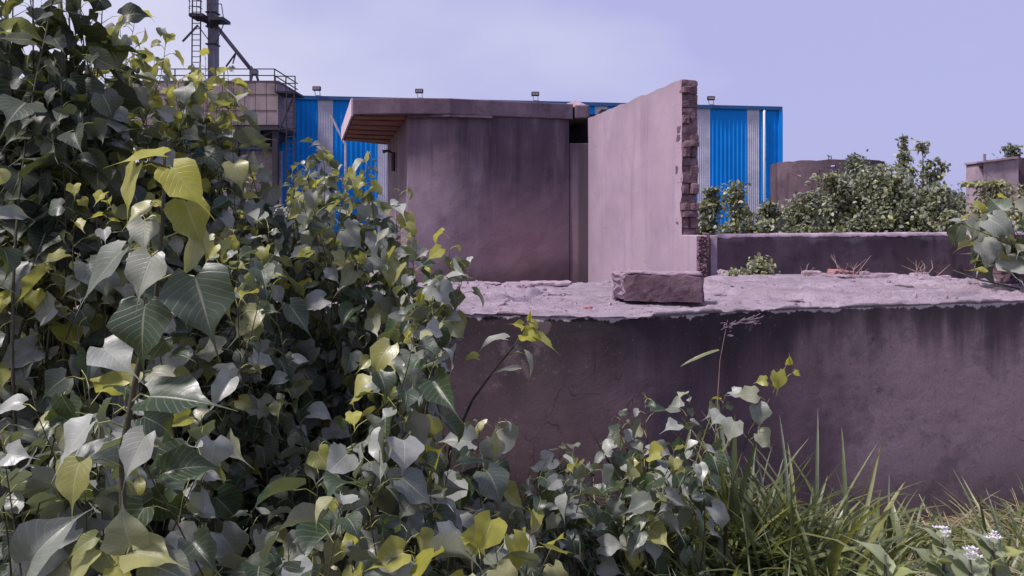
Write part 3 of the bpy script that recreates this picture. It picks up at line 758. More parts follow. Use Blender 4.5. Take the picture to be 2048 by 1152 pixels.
# ------------------------------------------------------------------ clad tower head with elevator leg, ladders, railings
def tower():
    D = 37.0
    X = lambda px, dd=0: (px - CX) / F * (D + dd)
    Z = lambda py: EYE + (HY - py) / F * D
    root = thing('plant_tower', 'brown clad hopper building on dark steel legs with roof railings', 'building', (X(430), D, 0))
    mc = plain('weathered cladding', (.27, .21, .225), .8, .3, scale=1.2, streak=.6)
    mj = plain('cladding joint', (.09, .065, .075), .8, .2)
    md = plain('dark steel', (.035, .028, .04), .6, .3)
    ms = plain('grey steel', (.13, .12, .16), .5, .25)
    x0, x1 = X(250), X(556); zb, zt = Z(250), Z(165)
    # individual sheets, three rows, upper ones lapped over
    m = MB(); n = 14; r = random.Random(3)
    rows = [(zb, Z(219), .0), (Z(219), Z(187), .03), (Z(187), zt, .06)]
    for (za, zc, lap) in rows:
        for i in range(n):
            xa = x0 + (x1 - x0) * i / n; xb = x0 + (x1 - x0) * (i + 1) / n; o = r.uniform(0, .012)
            m.box(xa + .012, xb - .012, D - lap - .06 - o, D - .001, za - .04 if lap else za, zc - .015)
    m.build('cladding', mc, root)
    m = MB(); m.box(x0 + .02, x1 - .03, D, D + 6, zb + .01, zt - .02); m.build('body', mj, root)
    m = MB(); m.box(x1 - .03, x1 + .03, D - .1, D + 6, zb, zt); m.build('side_cladding', mc, root)
    m = MB(); m.box(x0 - .1, x1 + .06, D - .14, D + 6.1, zt - .01, zt + .07); m.build('roof_edge', mj, root)
    m = MB(); m.box(x0, x1 + .02, D - .05, D + 6, zb - .25, zb - .0); m.build('edge_beam', md, root)
    # legs and dark bracing below
    for px in (300, 385, 470, 549):
        m = MB(); m.box(X(px) - .13, X(px) + .13, D + .05, D + .35, 0, zb - .26); m.build('leg', md, root)
    m = MB()
    for pa, pb in ((300, 385), (385, 470), (470, 549)):
        m.bar((X(pa), D + .2, Z(300)), (X(pb), D + .2, Z(258)), .1); m.bar((X(pb), D + .22, Z(300)), (X(pa), D + .22, Z(258)), .1)
        m.bar((X(pa), D + .15, Z(296)), (X(pb), D + .15, Z(296)), .14)
    m.build('brace', md, root)
    # hoppers hanging under the floor
    for px in (430, 510):
        m = MB(); c = X(px); m.tube([(c, D + 2, zb - .2), (c, D + 2, zb - .55), (c, D + 2, Z(292)), (c, D + 2, Z(300))], [.85, .85, .3, .3], 12); m.build('hopper', md, root, smooth=False)
    mw = plain('plinth cement', (.25, .2, .21), .8, .3)
    m = MB(); m.box(X(330), x1 + .02, D + 5.2, D + 5.4, 0, zb - .26); m.build('rear_wall', mw, root)
    m = MB(); m.box(X(440), X(556), D + .5, D + .7, 0, Z(300)); m.build('lower_wall', mw, root)
    # roof railing
    m = MB()
    for zz in (Z(138), Z(151)): m.bar((x0, D, zz), (X(549), D, zz), .045); m.bar((X(549), D, zz), (X(549), D + 4, zz), .045)
    for px in (300, 350, 400, 448, 500, 549): m.bar((X(px), D, zt), (X(px), D, Z(138)), .045)
    m.build('railing', md, root)
    # side platform with its own railing and ladder
    xa, xb = X(557), X(597); pz = Z(186)
    m = MB(); m.box(xa, xb, D - .6, D + 1, pz - .08, pz); m.build('platform', md, root)
    m = MB()
    for px in (558, 579, 597): m.bar((X(px), D - .58, pz), (X(px), D - .58, Z(157 if px > 560 else 155)), .05)
    for zz in (Z(157), Z(171)): m.bar((xa, D - .58, zz), (xb, D - .58, zz), .045)
    m.build('platform_railing', md, root)
    m = MB(); zl = 0.3
    for px in (581, 596): m.bar((X(px), D - .66, zl), (X(px), D - .66, pz), .05)
    z = zl
    while z < pz: m.bar((X(581), D - .66, z), (X(596), D - .66, z), .035); z += .3
    m.bar((xb, D - .5, pz), (X(579), D - .3, Z(224)), .06); m.bar((X(579), D - .4, Z(224)), (X(561), D - .2, Z(262)), .06)
    m.bar((xa, D - .4, Z(259)), (X(598), D - .5, Z(259)), .06)
    m.build('ladder', md, root)
    # elevator leg
    leg = thing('bucket_elevator', 'tall grey elevator column with caged ladder, small platforms and a sloping chute', 'elevator', (X(410), D + 1, 0))
    m = MB(); cx0, cx1 = X(402), X(418)
    m.box(cx0, cx1, D + .8, D + 1.3, zt, Z(45)); m.box(cx0 - .06, cx1 - .02, D + .8, D + 1.3, Z(44), Z(-60)); m.build('column', ms, leg, bevel=.02)
    for py in (80, 44, 15): m = MB(); m.box(cx0 - .1, cx1 + .04, D + .74, D + 1.36, Z(py) - .03, Z(py) + .03); m.build('flange', md, leg)
    m = MB()
    for px in (373, 390): m.bar((X(px), D + .6, zt), (X(px + 2), D + .6, Z(-60)), .05)
    z = zt
    while z < Z(-60): m.bar((X(374), D + .6, z), (X(391), D + .6, z), .035); z += .28
    m.build('ladder', md, leg)
    m = MB()
    for k in range(9):
        z = Z(25) + k * .35
        c = Vector((X(382), D + .6, z)); pts = [c + Vector((math.cos(t) * .3, -math.sin(t) * .5, 0)) for t in np.linspace(0, math.pi, 7)]
        for p, q in zip(pts[:-1], pts[1:]): m.bar(p, q, .03)
    for t in np.linspace(.3, 2.8, 5): m.bar((X(382) + math.cos(t) * .3, D + .6 - math.sin(t) * .5, Z(28)), (X(384) + math.cos(t) * .3, D + .6 - math.sin(t) * .5, Z(-60)), .025)
    m.build('cage', md, leg)
    for (pa, pb, py) in ((374, 402, 26), (416, 443, 33)):
        m = MB(); z = Z(py)
        q = [(X(pa), D + .2, z), (X(pb), D + .2, z), (X(pb), D + 1.2, z), (X(pa), D + 1.2, z)]
        m.prism([(p[0], p[1]) for p in q], z - .1, z + .05)
        zl2 = Z(py + 17); m.add([(X(pa), D + .22, z - .1), (X(pb), D + .22, z - .1), (X(409), D + .8, zl2)], [(0, 1, 2)])
        if pa > 400:
            for px in (419, 443): m.bar((X(px), D + .25, z), (X(px - 4), D + .25, Z(5)), .035)
            m.bar((X(419), D + .25, Z(5)), (X(439), D + .25, Z(5)), .035)
            m.bar((X(443), D + .3, Z(44)), (X(418), D + .8, Z(82)), .035)
        else:
            m.bar((X(391), D + .3, Z(47)), (X(360), D + .3, Z(80)), .08); m.bar((X(392), D + .3, Z(50)), (X(404), D + .8, Z(72)), .035)
        m.build('platform', md, leg)
    m = MB(); m.tube([(X(412), D + .9, Z(35)), (X(488), D + .9, Z(130))], .1, 8); m.build('chute', ms, leg, smooth=True)
    m = MB(); m.bar((X(459), D + .9, Z(97)), (X(438), D + .9, Z(126)), .07); m.bar((X(458), D + .9, Z(99)), (X(452), D + .9, Z(120)), .05); m.build('brace', md, leg)
    m = MB(); c = X(496)
    m.box(c - .15, c + .15, D + .7, D + 1.1, Z(142), Z(132)); m.bar((c - .1, D + .9, Z(142)), (c - .25, D + .9, zt), .1); m.bar((c + .1, D + .9, Z(142)), (c + .28, D + .9, zt), .1)
    m.bar((X(488), D + .9, Z(126)), (c - .1, D + .9, Z(136)), .16)
    m.build('discharge_box', ms, leg)
tower()

# stay rod leaning on the shed beside the soffit
tag_m = MB(); p = P(661, 230, 30); q = P(691, 290, 30); tag_m.tube([p, q, (q.x, q.y, 0)], [.05, .05, .05], 6)
tag(tag_m.build('stay_pole', plain('galvanised', (.4, .38, .42), .5, .2)), 'thin bent grey pole in front of the shed beside the roof overhang', 'pole')

# ------------------------------------------------------------------ ruined round tank and small building far right
def far_tanks():
    D = 27.0; r = thing('ruined_tank', 'dark brown round concrete tank with a broken hole, half hidden by bushes', 'tank', (XY(1655, D)[0], D + 2, 0))
    m_ = concrete('old tank cement', (.165, .13, .145), (.10, .078, .09), (.045, .035, .042), .5, .8, .6, .5)
    cx = XY(1652, D + 2.2)[0]; cy = D + 2.2; R = 2.05; zt = EYE + (440 - 318) / F * D
    V = []; na, nzv = 160, 40
    for j in range(nzv + 1):
        for i in range(na):
            a = 2 * math.pi * i / na; V.append((cx + R * math.cos(a), cy + R * math.sin(a), zt * j / nzv + ((.03 * nz(math.cos(a) * 5, math.sin(a) * 5, 1) - (.28 if -.6 < a - 5.2 < .05 and False else 0)) if j == nzv else 0)))
    base = len(V)
    for j in range(nzv + 1):
        for i in range(na):
            a = 2 * math.pi * i / na; V.append((cx + (R - .18) * math.cos(a), cy + (R - .18) * math.sin(a), V[j * na + i][2]))
    Q = []
    for j in range(nzv):
        for i in range(na):
            i2 = (i + 1) % na; a = (i + .5) / na * 2 * math.pi; x = cx + R * math.cos(a); z = zt * (j + .5) / nzv
            if math.sin(a) < 0 and ((x - XY(1668, D)[0]) / .34) ** 2 + ((z - (EYE + (440 - 350) / F * D)) / .3) ** 2 < 1 + .9 * nz(x * 4, z * 4, 1): continue
            Q.append((j * na + i, j * na + i2, (j + 1) * na + i2, (j + 1) * na + i)); Q.append((base + j * na + i2, base + j * na + i, base + (j + 1) * na + i, base + (j + 1) * na + i2))
    for i in range(na):
        i2 = (i + 1) % na; Q.append((nzv * na + i, nzv * na + i2, base + nzv * na + i2, base + nzv * na + i))
    build_np('shell', np.array(V), np.array(Q), m_, r, smooth=False)
    m = MB(); c = P(1657, 318, D + .3)
    m.tube([(c.x, c.y, zt - .02), (c.x + .02, c.y, zt + .12), (c.x - .04, c.y, zt + .17)], .02, 5); m.tube([(c.x + .1, c.y, zt - .02), (c.x + .1, c.y, zt + .13), (c.x - .02, c.y, zt + .12)], .018, 5)
    m.build('bent_rebar', M['wood'], r)
    # low ruined building at the far right
    D = 26.0; r = thing('ruined_hut', 'pale concrete hut with a jutting roof slab at the far right beyond the bushes', 'building', (XY(2010, D)[0], D, 0))
    mc = concrete('hut cement', (.42, .37, .4), (.3, .26, .28), (.13, .11, .12), .4, .6, .8, .4)
    X = lambda px: (px - CX) / F * D; Z = lambda py: EYE + (440 - py) / F * D
    m = MB(); k3 = (D + 3) / D; m.prism([(X(1967), D), (X(2037), D), (X(2037), D + 3), (X(1972) * k3, D + 3)], 0, Z(320)); m.build('wall', mc, r)
    m = MB(); m.box(X(2037.5), X(2110), D + .3, D + 3, 0, Z(314)); m.build('dark_bay', m_, r)
    m = MB(); m.add([(X(1950), D - .1, Z(327)), (X(2033), D - .1, Z(317)), (X(2033), D + 3, Z(317)), (X(1960) * k3, D + 3, Z(327)), (X(1950), D - .1, Z(325)), (X(2033), D - .1, Z(313)), (X(2033), D + 3, Z(313)), (X(1960) * k3, D + 3, Z(325))],
          [(0,3,2,1),(4,5,6,7),(0,1,5,4),(1,2,6,5),(2,3,7,6),(3,0,4,7)]); m.build('roof_slab', mc, r)
    m = MB(); m.bar((X(1969), D, Z(322)), (X(1969), D, Z(308)), .07); m.build('pipe_stub', mc, r)
far_tanks()

# ================================================================== PLANTS
PT = np.array([0, .05, .12, .22, .35, .5, .62, .74, .84, .93, 1.06, 1.36])
PW = np.array([.20, .37, .47, .53, .52, .44, .33, .20, .10, .045, .020, .007])
def leaf_batch(P0, Dm, Nn, size, age, fold, bend, wave, rows=None, cols=7, width=1.0, prof=None):
    """N leaf blades as one array mesh. P0,Dm,Nn (N,3); size.. (N,)"""
    pt, pw = (PT, PW) if prof is None else prof
    s = np.linspace(-1, 1, cols); T, S = np.meshgrid(pt, s, indexing='ij'); Wd = np.repeat(pw[:, None], cols, 1)
    n = len(P0); k = T.size
    T = T.ravel()[None]; S = S.ravel()[None]; Wd = Wd.ravel()[None]
    width = np.asarray(width) * np.ones(n)
    x = S * Wd * width[:, None]
    y = T - (.17 * np.abs(S) ** 1.6 * np.clip(1 - T / .28, 0, 1) if prof is None else 0)
    zf = np.abs(x) * np.sin(fold)[:, None]; wf = np.minimum(1, width)[:, None]
    ph = wave[:, None] * 40
    zw = wf * .035 * np.sin(y * 9 + ph + S * 1.5) * np.abs(S) * (Wd > .1) * (1 + wave[:, None]) + wf * .02 * np.sin(ph * 2 + y * 4)
    x = x * (1 + .10 * np.sin(y * 11 + ph * 3) * np.sign(S + .3) + .05 * np.sin(y * 27 + ph))
    kb = bend[:, None] + 1e-4
    x = x * np.cos(fold)[:, None]
    yb = np.sin(kb * y) / kb; zb = -(1 - np.cos(kb * y)) / kb
    nyv, nzv_ = -np.sin(kb * y), np.cos(kb * y)      # bent normal
    zz = zf + zw
    Yl = yb - nyv * -zz * 0 + zz * np.sin(kb * y); Zl = zb + zz * nzv_
    xs = x * size[:, None]; Yl = Yl * size[:, None]; Zl = Zl * size[:, None]
    Dm = Dm / np.linalg.norm(Dm, axis=1, keepdims=True)
    Sd = np.cross(Dm, Nn); Sd /= np.linalg.norm(Sd, axis=1, keepdims=True) + 1e-9
    Nn = np.cross(Sd, Dm)
    V = P0[:, None, :] + xs[..., None] * Sd[:, None, :] + Yl[..., None] * Dm[:, None, :] + Zl[..., None] * Nn[:, None, :]
    A = np.stack([np.broadcast_to(S, (n, k)), np.broadcast_to(T, (n, k)), np.broadcast_to(age[:, None], (n, k))], -1)
    r = len(pt); i = np.arange(r - 1)[:, None] * cols + np.arange(cols - 1)[None, :]
    q = np.stack([i, i + 1, i + cols + 1, i + cols], -1).reshape(-1, 4)
    Q = (q[None] + (np.arange(n) * k)[:, None, None]).reshape(-1, 4)
    return V.reshape(-1, 3), Q, A.reshape(-1, 3)

class Plant:
    def __init__(s, name, label, cat, base, seed, group=None, mat='leaf', stem='stem'):
        s.root = thing(name, label, cat, base, group); s.r = random.Random(seed); s.L = []; s.stems = MB(); s.pet = MB(); s.mat = mat; s.stem = stem; s.base = Vector(base)
    def leaf(s, p, d, n, size, age=0., fold=None, bend=None, width=1.0):
        r = s.r
        # sparse band where the stems are bare at the left
        if fold is None and p[0] < -.75 and 1.22 < p[2] + .035 * (p[1] - 2.7) < 1.34 and r.random() < .75: return
        s.L.append((*p, *d, *n, size, age, r.uniform(.02, .75) if fold is None else fold, r.uniform(-.1, 1.5) if bend is None else bend, r.random(), width * r.uniform(.72, 1.12)))
    def shoot(s, tip, base=None, size=.1, spacing=.055, r0=.006, start=.2, young=.25, bow=.32, sizevar=.45, pet=.065, droop=1.0, face=.38, maxleaf=40):
        r = s.r; tip = Vector(tip)
        if base is None:
            f = r.uniform(.35, .9); base = s.base.lerp(Vector((tip.x, tip.y, s.base.z)), f) + Vector((r.uniform(-.08, .08), r.uniform(-.08, .08), 0))
            base.z = s.base.z + (0 if f < .6 else 0)
        base = Vector(base); L = (tip - base).length
        side = Vector((r.uniform(-1, 1), r.uniform(-1, 1), 0)) * L * bow
        c1 = base + Vector((0, 0, L * .45)) + side; c2 = tip - (tip - base).normalized() * L * .25 + Vector((r.uniform(-1, 1), r.uniform(-1, 1), 0)) * L * .04
        def B(t): u = 1 - t; return base * u**3 + c1 * 3 * u * u * t + c2 * 3 * u * t * t + tip * t**3
        n = max(6, int(L / .07)); pts = [B(i / n) + Vector((r.uniform(-1, 1), r.uniform(-1, 1), 0)) * .002 for i in range(n + 1)]
        s.stems.tube(pts, [r0 * (1 - .75 * i / n) for i in range(n + 1)], 6)
        t = start; az = r.uniform(0, 6.28); k = 0
        ll = L * (1 - start); nl = min(maxleaf, int(ll / spacing))
        for k in range(nl):
            t = start + (1 - start) * (k + r.uniform(.2, .8)) / nl
            t = 1 - (1 - t) ** 1.15
            p = B(t); dr = (B(min(1, t + .02)) - B(t - .02)).normalized(); az += 2.4 + r.uniform(-.3, .3)
            out = Vector((math.cos(az), math.sin(az), 0)); out = (out - dr * out.dot(dr)).normalized()
            last = max(0, (t - .8) / .2)
            sz = size * (1 + r.uniform(-sizevar, sizevar)) * (1 - .45 * last)
            pl = pet * r.uniform(.6, 1.4) * sz / .1
            pd = (out * r.uniform(.7, 1.1) + Vector((0, 0, r.uniform(.2, .8))) + dr * .4).normalized()
            pm = p + pd * pl * .55; pe = pm + (pd + Vector((0, 0, -.5))).normalized() * pl * .45
            s.pet.tube([p, pm, pe], [.0016, .0012, .001], 3, cap=False)
            ld = out * r.uniform(.5, 1.2) + Vector((r.uniform(-.5, .5), r.uniform(-.5, .5), r.uniform(-1.15, .3) * droop))
            nn = out * r.uniform(-.1, .6) + Vector((r.gauss(0, .5), r.gauss(0, .5) - face, r.uniform(.4, 1.1)))
            age = 0
            if r.random() < young * (.25 + 1.8 * last): age = r.uniform(.35, 1)
            s.leaf(pe, ld, nn, sz, age)
    def finish(s, cols=7, foliage='foliage'):
        if s.stems.v: s.stems.build('stem', M[s.stem], s.root, smooth=True)
        if s.L:
            a = np.array(s.L)
            V, Q, A = leaf_batch(a[:, 0:3], a[:, 3:6], a[:, 6:9], a[:, 9], a[:, 10], a[:, 11], a[:, 12], a[:, 13], cols=cols, width=a[:, 14])
            if s.pet.v:
                pv = np.array(s.pet.v); pq = np.array([f for f in s.pet.f if len(f) == 4]) + len(V); nq = len(Q)
                V = np.concatenate([V, pv]); Q = np.concatenate([Q, pq]); A = np.concatenate([A, np.zeros((len(pv), 3))])
                o = build_np(foliage, V, Q, M[s.mat], s.root, A); o.data.materials.append(M['petiole'])
                o.data.polygons.foreach_set('material_index', np.where(np.arange(len(Q)) >= nq, 1, 0).astype(np.int32))
            else: build_np(foliage, V, Q, M[s.mat], s.root, A)
        return s.root

def env_pts(r, n, x0, x1, top, bot, D0, D1):
    out = []
    for _ in range(n):
        x = r.uniform(x0, x1)
        yt = np.interp(x, [a for a, b in top], [b for a, b in top]); yb = np.interp(x, [a for a, b in bot], [b for a, b in bot])
        out.append((x, r.uniform(yt, yb), r.uniform(D0, D1)))
    return out
GRP = 'peepal saplings overgrowing the tank'
def bush(label, bx, bD, tips, seed, size=.1, mat='leaf', young=.26, spacing=.055, start=.4, name='peepal_sapling', cat='sapling', r0=.0042, **kw):
    pl = Plant(name, label, cat, G(bx, bD), seed, GRP, mat)
    for (x, y, D) in tips: pl.shoot(P(x, y, D), size=size, young=young, spacing=spacing, start=start, r0=r0, **kw)
    return pl
R_ = random.Random(77)
# 1 tree at the upper left, its shade put into the leaf colour
pl = bush('tall peepal tree with shade-darkened leaves filling the upper left corner', 70, 2.9,
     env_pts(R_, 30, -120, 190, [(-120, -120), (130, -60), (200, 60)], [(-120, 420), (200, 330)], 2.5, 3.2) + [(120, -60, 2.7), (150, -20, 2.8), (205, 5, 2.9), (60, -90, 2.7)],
     1, .12, 'leaf_shade', .06, .06, .62, 'peepal_tree', 'tree', .008)
pl.stems.tube([G(110, 2.9), P(125, 700, 2.92), P(120, 420, 2.9), P(135, 200, 2.9), P(120, 0, 2.9)], [.03, .026, .02, .014, .008], 8); pl.finish()
# 2 tall sapling, peak left of the tower
bush('tall leafy peepal sapling rising beside the elevator column', 330, 3.2,
     env_pts(R_, 30, 200, 440, [(200, 120), (240, 60), (300, 65), (360, 100), (440, 150)], [(200, 330), (440, 320)], 2.9, 3.5) + [(240, 40, 3.1), (270, 30, 3.1), (330, 60, 3.2), (410, 115, 3.2), (455, 135, 3.2), (462, 165, 3.2), (435, 200, 3.2)],
     2, .092, young=.35, start=.3, spacing=.05).finish()
# 3 mid-left mass
bush('dense peepal bush below the dark tree at the left', 60, 2.7,
     env_pts(R_, 34, -60, 260, [(-60, 330), (260, 300)], [(-60, 560), (260, 540)], 2.3, 3.2), 3, .08, young=.3, start=.35, spacing=.042).finish()
# 4 small-leaved mass in front of the shed
bush('dense small-leaved peepal bush in front of the clad tower', 520, 3.9,
     env_pts(R_, 44, 400, 640, [(400, 290), (470, 300), (540, 300), (640, 345)], [(400, 560), (640, 560)], 3.3, 4.1), 4, .068, young=.25, start=.22, spacing=.042).finish()
# 5 right shoulder of the mass
bush('peepal sapling spreading in front of the left end of the stained building', 720, 3.6,
     env_pts(R_, 30, 600, 810, [(600, 330), (640, 300), (700, 360), (800, 400)], [(600, 580), (830, 580)], 3.0, 3.9) + [(632, 285, 3.4), (645, 290, 3.4), (742, 305, 3.3), (800, 375, 3.3), (735, 335, 3.3), (690, 330, 3.4)],
     5, .078, young=.25, start=.22, spacing=.048).finish()
# 6 arm reaching right over the slab
bush('peepal branch reaching over the left round patch of the tank top', 800, 3.2,
     [(900, 475, 3.0), (935, 515, 3.0), (905, 535, 3.0), (860, 500, 3.1), (830, 470, 3.2), (830, 540, 3.0), (870, 555, 2.9), (815, 590, 2.9), (850, 585, 2.9), (800, 450, 3.2), (780, 500, 3.1)],
     6, .09, young=.3, start=.5, spacing=.05).finish()
# 7 left-centre layer behind the front sapling
bush('peepal bush behind the yellow-leaved front sapling', 330, 2.8,
     env_pts(R_, 34, 180, 560, [(180, 420), (330, 400), (560, 430)], [(180, 570), (560, 620)], 2.4, 3.3), 7, .085, young=.2, start=.3, spacing=.042).finish()
# 8 lower left near
bush('peepal sapling with large grey-lit leaves at the lower left', 190, 1.75,
     env_pts(R_, 13, -40, 430, [(-40, 760), (430, 720)], [(-40, 1080), (430, 1060)], 1.6, 2.2), 8, .10, young=.08, start=.35, spacing=.06).finish()
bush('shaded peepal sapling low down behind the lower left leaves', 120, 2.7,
     env_pts(R_, 14, 400, 620, [(400, 720), (620, 720)], [(400, 1100), (620, 1100)], 2.4, 3.0) + env_pts(R_, 28, -60, 480, [(-60, 780), (300, 780), (480, 700)], [(-60, 1150), (480, 1150)], 2.3, 3.3), 9, .085, young=.04, start=.05, spacing=.04, mat='leaf_shade').finish()
# 9 lower middle
bush('peepal bush against the tank wall left of the wall sprig', 640, 3.4,
     env_pts(R_, 30, 430, 860, [(430, 600), (700, 600), (820, 640), (860, 760)], [(430, 1000), (920, 1000)], 2.9, 3.9), 10, .08, young=.15, start=.35, spacing=.048).finish()
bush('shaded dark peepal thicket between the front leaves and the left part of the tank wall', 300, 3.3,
     env_pts(R_, 60, -100, 760, [(-100, 700), (760, 660)], [(-100, 1050), (760, 1050)], 3.1, 3.8), 21, .085, young=.03, start=.05, spacing=.045, mat='leaf_shade').finish()
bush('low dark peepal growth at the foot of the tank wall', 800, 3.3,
     env_pts(R_, 34, 520, 1060, [(520, 900), (900, 860), (1000, 880), (1060, 930)], [(520, 1150), (1060, 1150)], 2.7, 3.8), 11, .08, young=.05, start=.05, spacing=.042, mat='leaf_shade').finish()
# 10 front centre sapling
bush('upright peepal sapling with pale broad leaves before the middle of the tank wall', 745, 2.3,
     [(828, 655, 2.3), (878, 650, 2.4), (745, 715, 2.3), (800, 780, 2.2), (700, 820, 2.2), (860, 830, 2.4), (640, 880, 2.2), (760, 900, 2.1), (900, 900, 2.4), (680, 980, 2.1), (960, 860, 2.6), (1000, 835, 2.7), (740, 1020, 2.0), (860, 980, 2.2), (600, 1010, 2.1)],
     12, .10, young=.12, start=.35, spacing=.055).finish()
# 11 bottom centre
bush('peepal shoot with broad yellow-green leaves at the bottom centre', 1000, 2.1,
     [(985, 1040, 2.0), (1060, 1060, 2.1), (900, 1080, 2.0), (1100, 1100, 2.2), (830, 1090, 2.0), (960, 1110, 1.9)], 13, .11, young=.6, start=.3, spacing=.06).finish()
bush('peepal shoot with grey-lit leaves at the bottom left of centre', 620, 1.9,
     env_pts(R_, 12, 480, 820, [(480, 980), (820, 1000)], [(480, 1130), (820, 1130)], 1.8, 2.4), 14, .095, young=.12, start=.2, spacing=.05).finish()
# 12 lower right bush
bush('spreading peepal bush between the grass and the tank wall', 1250, 3.5,
     env_pts(R_, 18, 1020, 1300, [(1020, 940), (1300, 900)], [(1020, 1140), (1300, 1120)], 2.9, 3.4) + env_pts(R_, 32, 1060, 1440, [(1060, 930), (1110, 900), (1250, 850), (1330, 830), (1440, 850)], [(1040, 1130), (1480, 1080)], 3.0, 3.8) + [(1240, 825, 3.6), (1290, 800, 3.5), (1380, 790, 3.4), (1450, 790, 3.4), (1120, 890, 3.6)],
     15, .082, young=.16, start=.3, spacing=.045).finish()
# 13 yellow shoot in that bush
pl = Plant('peepal_sapling', 'single peepal shoot with a curled bright tip standing above the grass', 'sapling', G(1440, 3.3), 16, GRP)
tip = P(1568, 735, 3.3)
pts = [G(1440, 3.3), P(1460, 980, 3.3), P(1500, 860, 3.3), P(1545, 790, 3.3), tip]; pl.stems.tube(pts, [.006, .005, .004, .003, .0015], 6)
for (x, y, dx, dz, sz, ag, nx) in ((1550, 765, .1, -1, .085, .85, .1), (1565, 745, .3, .6, .04, 1, .5), (1530, 800, -.9, .1, .10, .05, -.2), (1510, 830, .1, -.9, .095, 0, 0), (1548, 775, -.7, .1, .05, .8, .1), (1572, 755, .8, -.4, .035, .9, .2), (1480, 860, -.4, -.8, .09, .05, -.3), (1500, 880, .7, -.6, .085, .3, .2)):
    p = P(x, y, 3.3); d = Vector((dx, -.25, dz)); q = p + Vector((dx * .5, -.02, .3)).normalized() * .045
    pl.pet.tube([p, q], [.0016, .001], 3); pl.leaf(q, d, (nx, -.8, .5), sz, ag)
pl.finish()
# 14 sprig on the wall
pl = Plant('peepal_sapling', 'slender bare peepal sprig leaning across the tank wall with few leaves', 'sapling', G(880, 3.4), 17, GRP)
D = 3.5
pts = [G(880, 3.4), P(900, 900, D), P(945, 800, D), P(985, 745, D), P(1030, 690, D), P(1058, 640, D)]; pl.stems.tube(pts, [.009, .008, .006, .005, .0035, .0015], 6)
pl.pet.tube([P(1012, 712, D), P(1035, 703, D), P(1050, 708, D)], [.003, .002, .0015], 4)
for (x, y, dx, dz, sz, ag, n, w) in ((1010, 678, -1, .12, .14, .1, (0, -.35, 1), .55), (1050, 708, .6, -.9, .13, .05, (.3, -.3, .6), .5), (1035, 735, -1, .02, .12, .05, (0, -.3, 1), .45),
                                  (1045, 668, .5, -.1, .09, 1, (0, -.7, .6), .9), (1062, 645, .8, -.4, .06, .9, (0, -.6, .8), .7), (1070, 672, .8, -.5, .11, .7, (0, -.5, .8), .6),
                                  (1058, 640, .1, .6, .05, 1, (0, -.8, .2), .5), (1045, 650, -.5, .1, .05, .9, (0, -.8, .4), .8), (955, 715, -.6, .2, .07, .8, (0, -.5, 1), .8)):
    pl.leaf(P(x, y, D), (dx, -.15, dz), n, sz, ag, width=w)
pl.finish()
# 15 front sapling with the yellow heart leaves
pl = Plant('peepal_sapling', 'nearest peepal sapling with large yellow heart-shaped leaves at its top', 'sapling', G(250, 1.62), 18, GRP)
D = 1.6
pts = [G(250, 1.62), P(245, 900, D), P(275, 740, D), P(312, 600, D), P(325, 450, D), P(330, 300, D)]; pl.stems.tube(pts, [.008, .0072, .0065, .0055, .0045, .003], 8)
HL = [  # leaf base px, end px, size, age, normal, width, depth
    (326, 312, 232, 312, .105, 1.0, (0, -.35, 1), .95, 1.58), (345, 338, 405, 408, .115, .95, (.2, -1, .35), .95, 1.55),
    (275, 335, 238, 425, .12, .75, (-.5, -.8, .3), .6, 1.57), (372, 405, 400, 490, .13, .55, (.1, -1, .1), .95, 1.6),
    (244, 503, 150, 590, .15, 0, (-.3, -.75, .8), .9, 1.5), (303, 512, 268, 598, .145, 0, (.1, -.85, .6), 1.05, 1.46),
    (390, 553, 425, 680, .145, .0, (.2, -.9, .5), .95, 1.48), (290, 612, 275, 730, .14, .0, (0, -1, .25), .9, 1.47),
    (400, 470, 370, 560, .12, .45, (.7, -.6, .2), .55, 1.6), (300, 795, 425, 790, .12, 0, (.1, -.5, 1), .9, 1.45),
    (205, 695, 265, 740, .12, 0, (0, -.7, .9), .9, 1.5), (180, 850, 100, 930, .12, 0, (-.3, -.6, .9), .9, 1.45),
    (290, 870, 240, 960, .13, 0, (0, -.8, .7), .95, 1.45), (160, 925, 130, 1020, .12, 0, (-.2, -.8, .7), .9, 1.5),
    (330, 680, 300, 720, .08, .1, (.3, -.6, .6), .9, 1.5), (300, 410, 250, 440, .08, .5, (-.2, -.7, .7), .9, 1.6), (290, 440, 285, 500, .09, .1, (0, -1, .4), .9, 1.62)]
for (x0, y0, x1, y1, sz, ag, n, w, dd) in HL:
    a = P(x0, y0, dd); b = P(x1, y1, dd - .03); pl.leaf(a, b - a, n, (b - a).length / 1.02, ag, fold=.22, bend=.35, width=w)
    k = min(max((900 - y0) / 600, 0), 1); st = P(np.interp(y0, [300, 450, 600, 740, 900], [330, 325, 312, 275, 245]), y0 + 8, D)
    pl.pet.tube([st, st.lerp(a, .5) + Vector((0, 0, .012)), a], [.002, .0018, .0015], 5)
pl.finish(9)
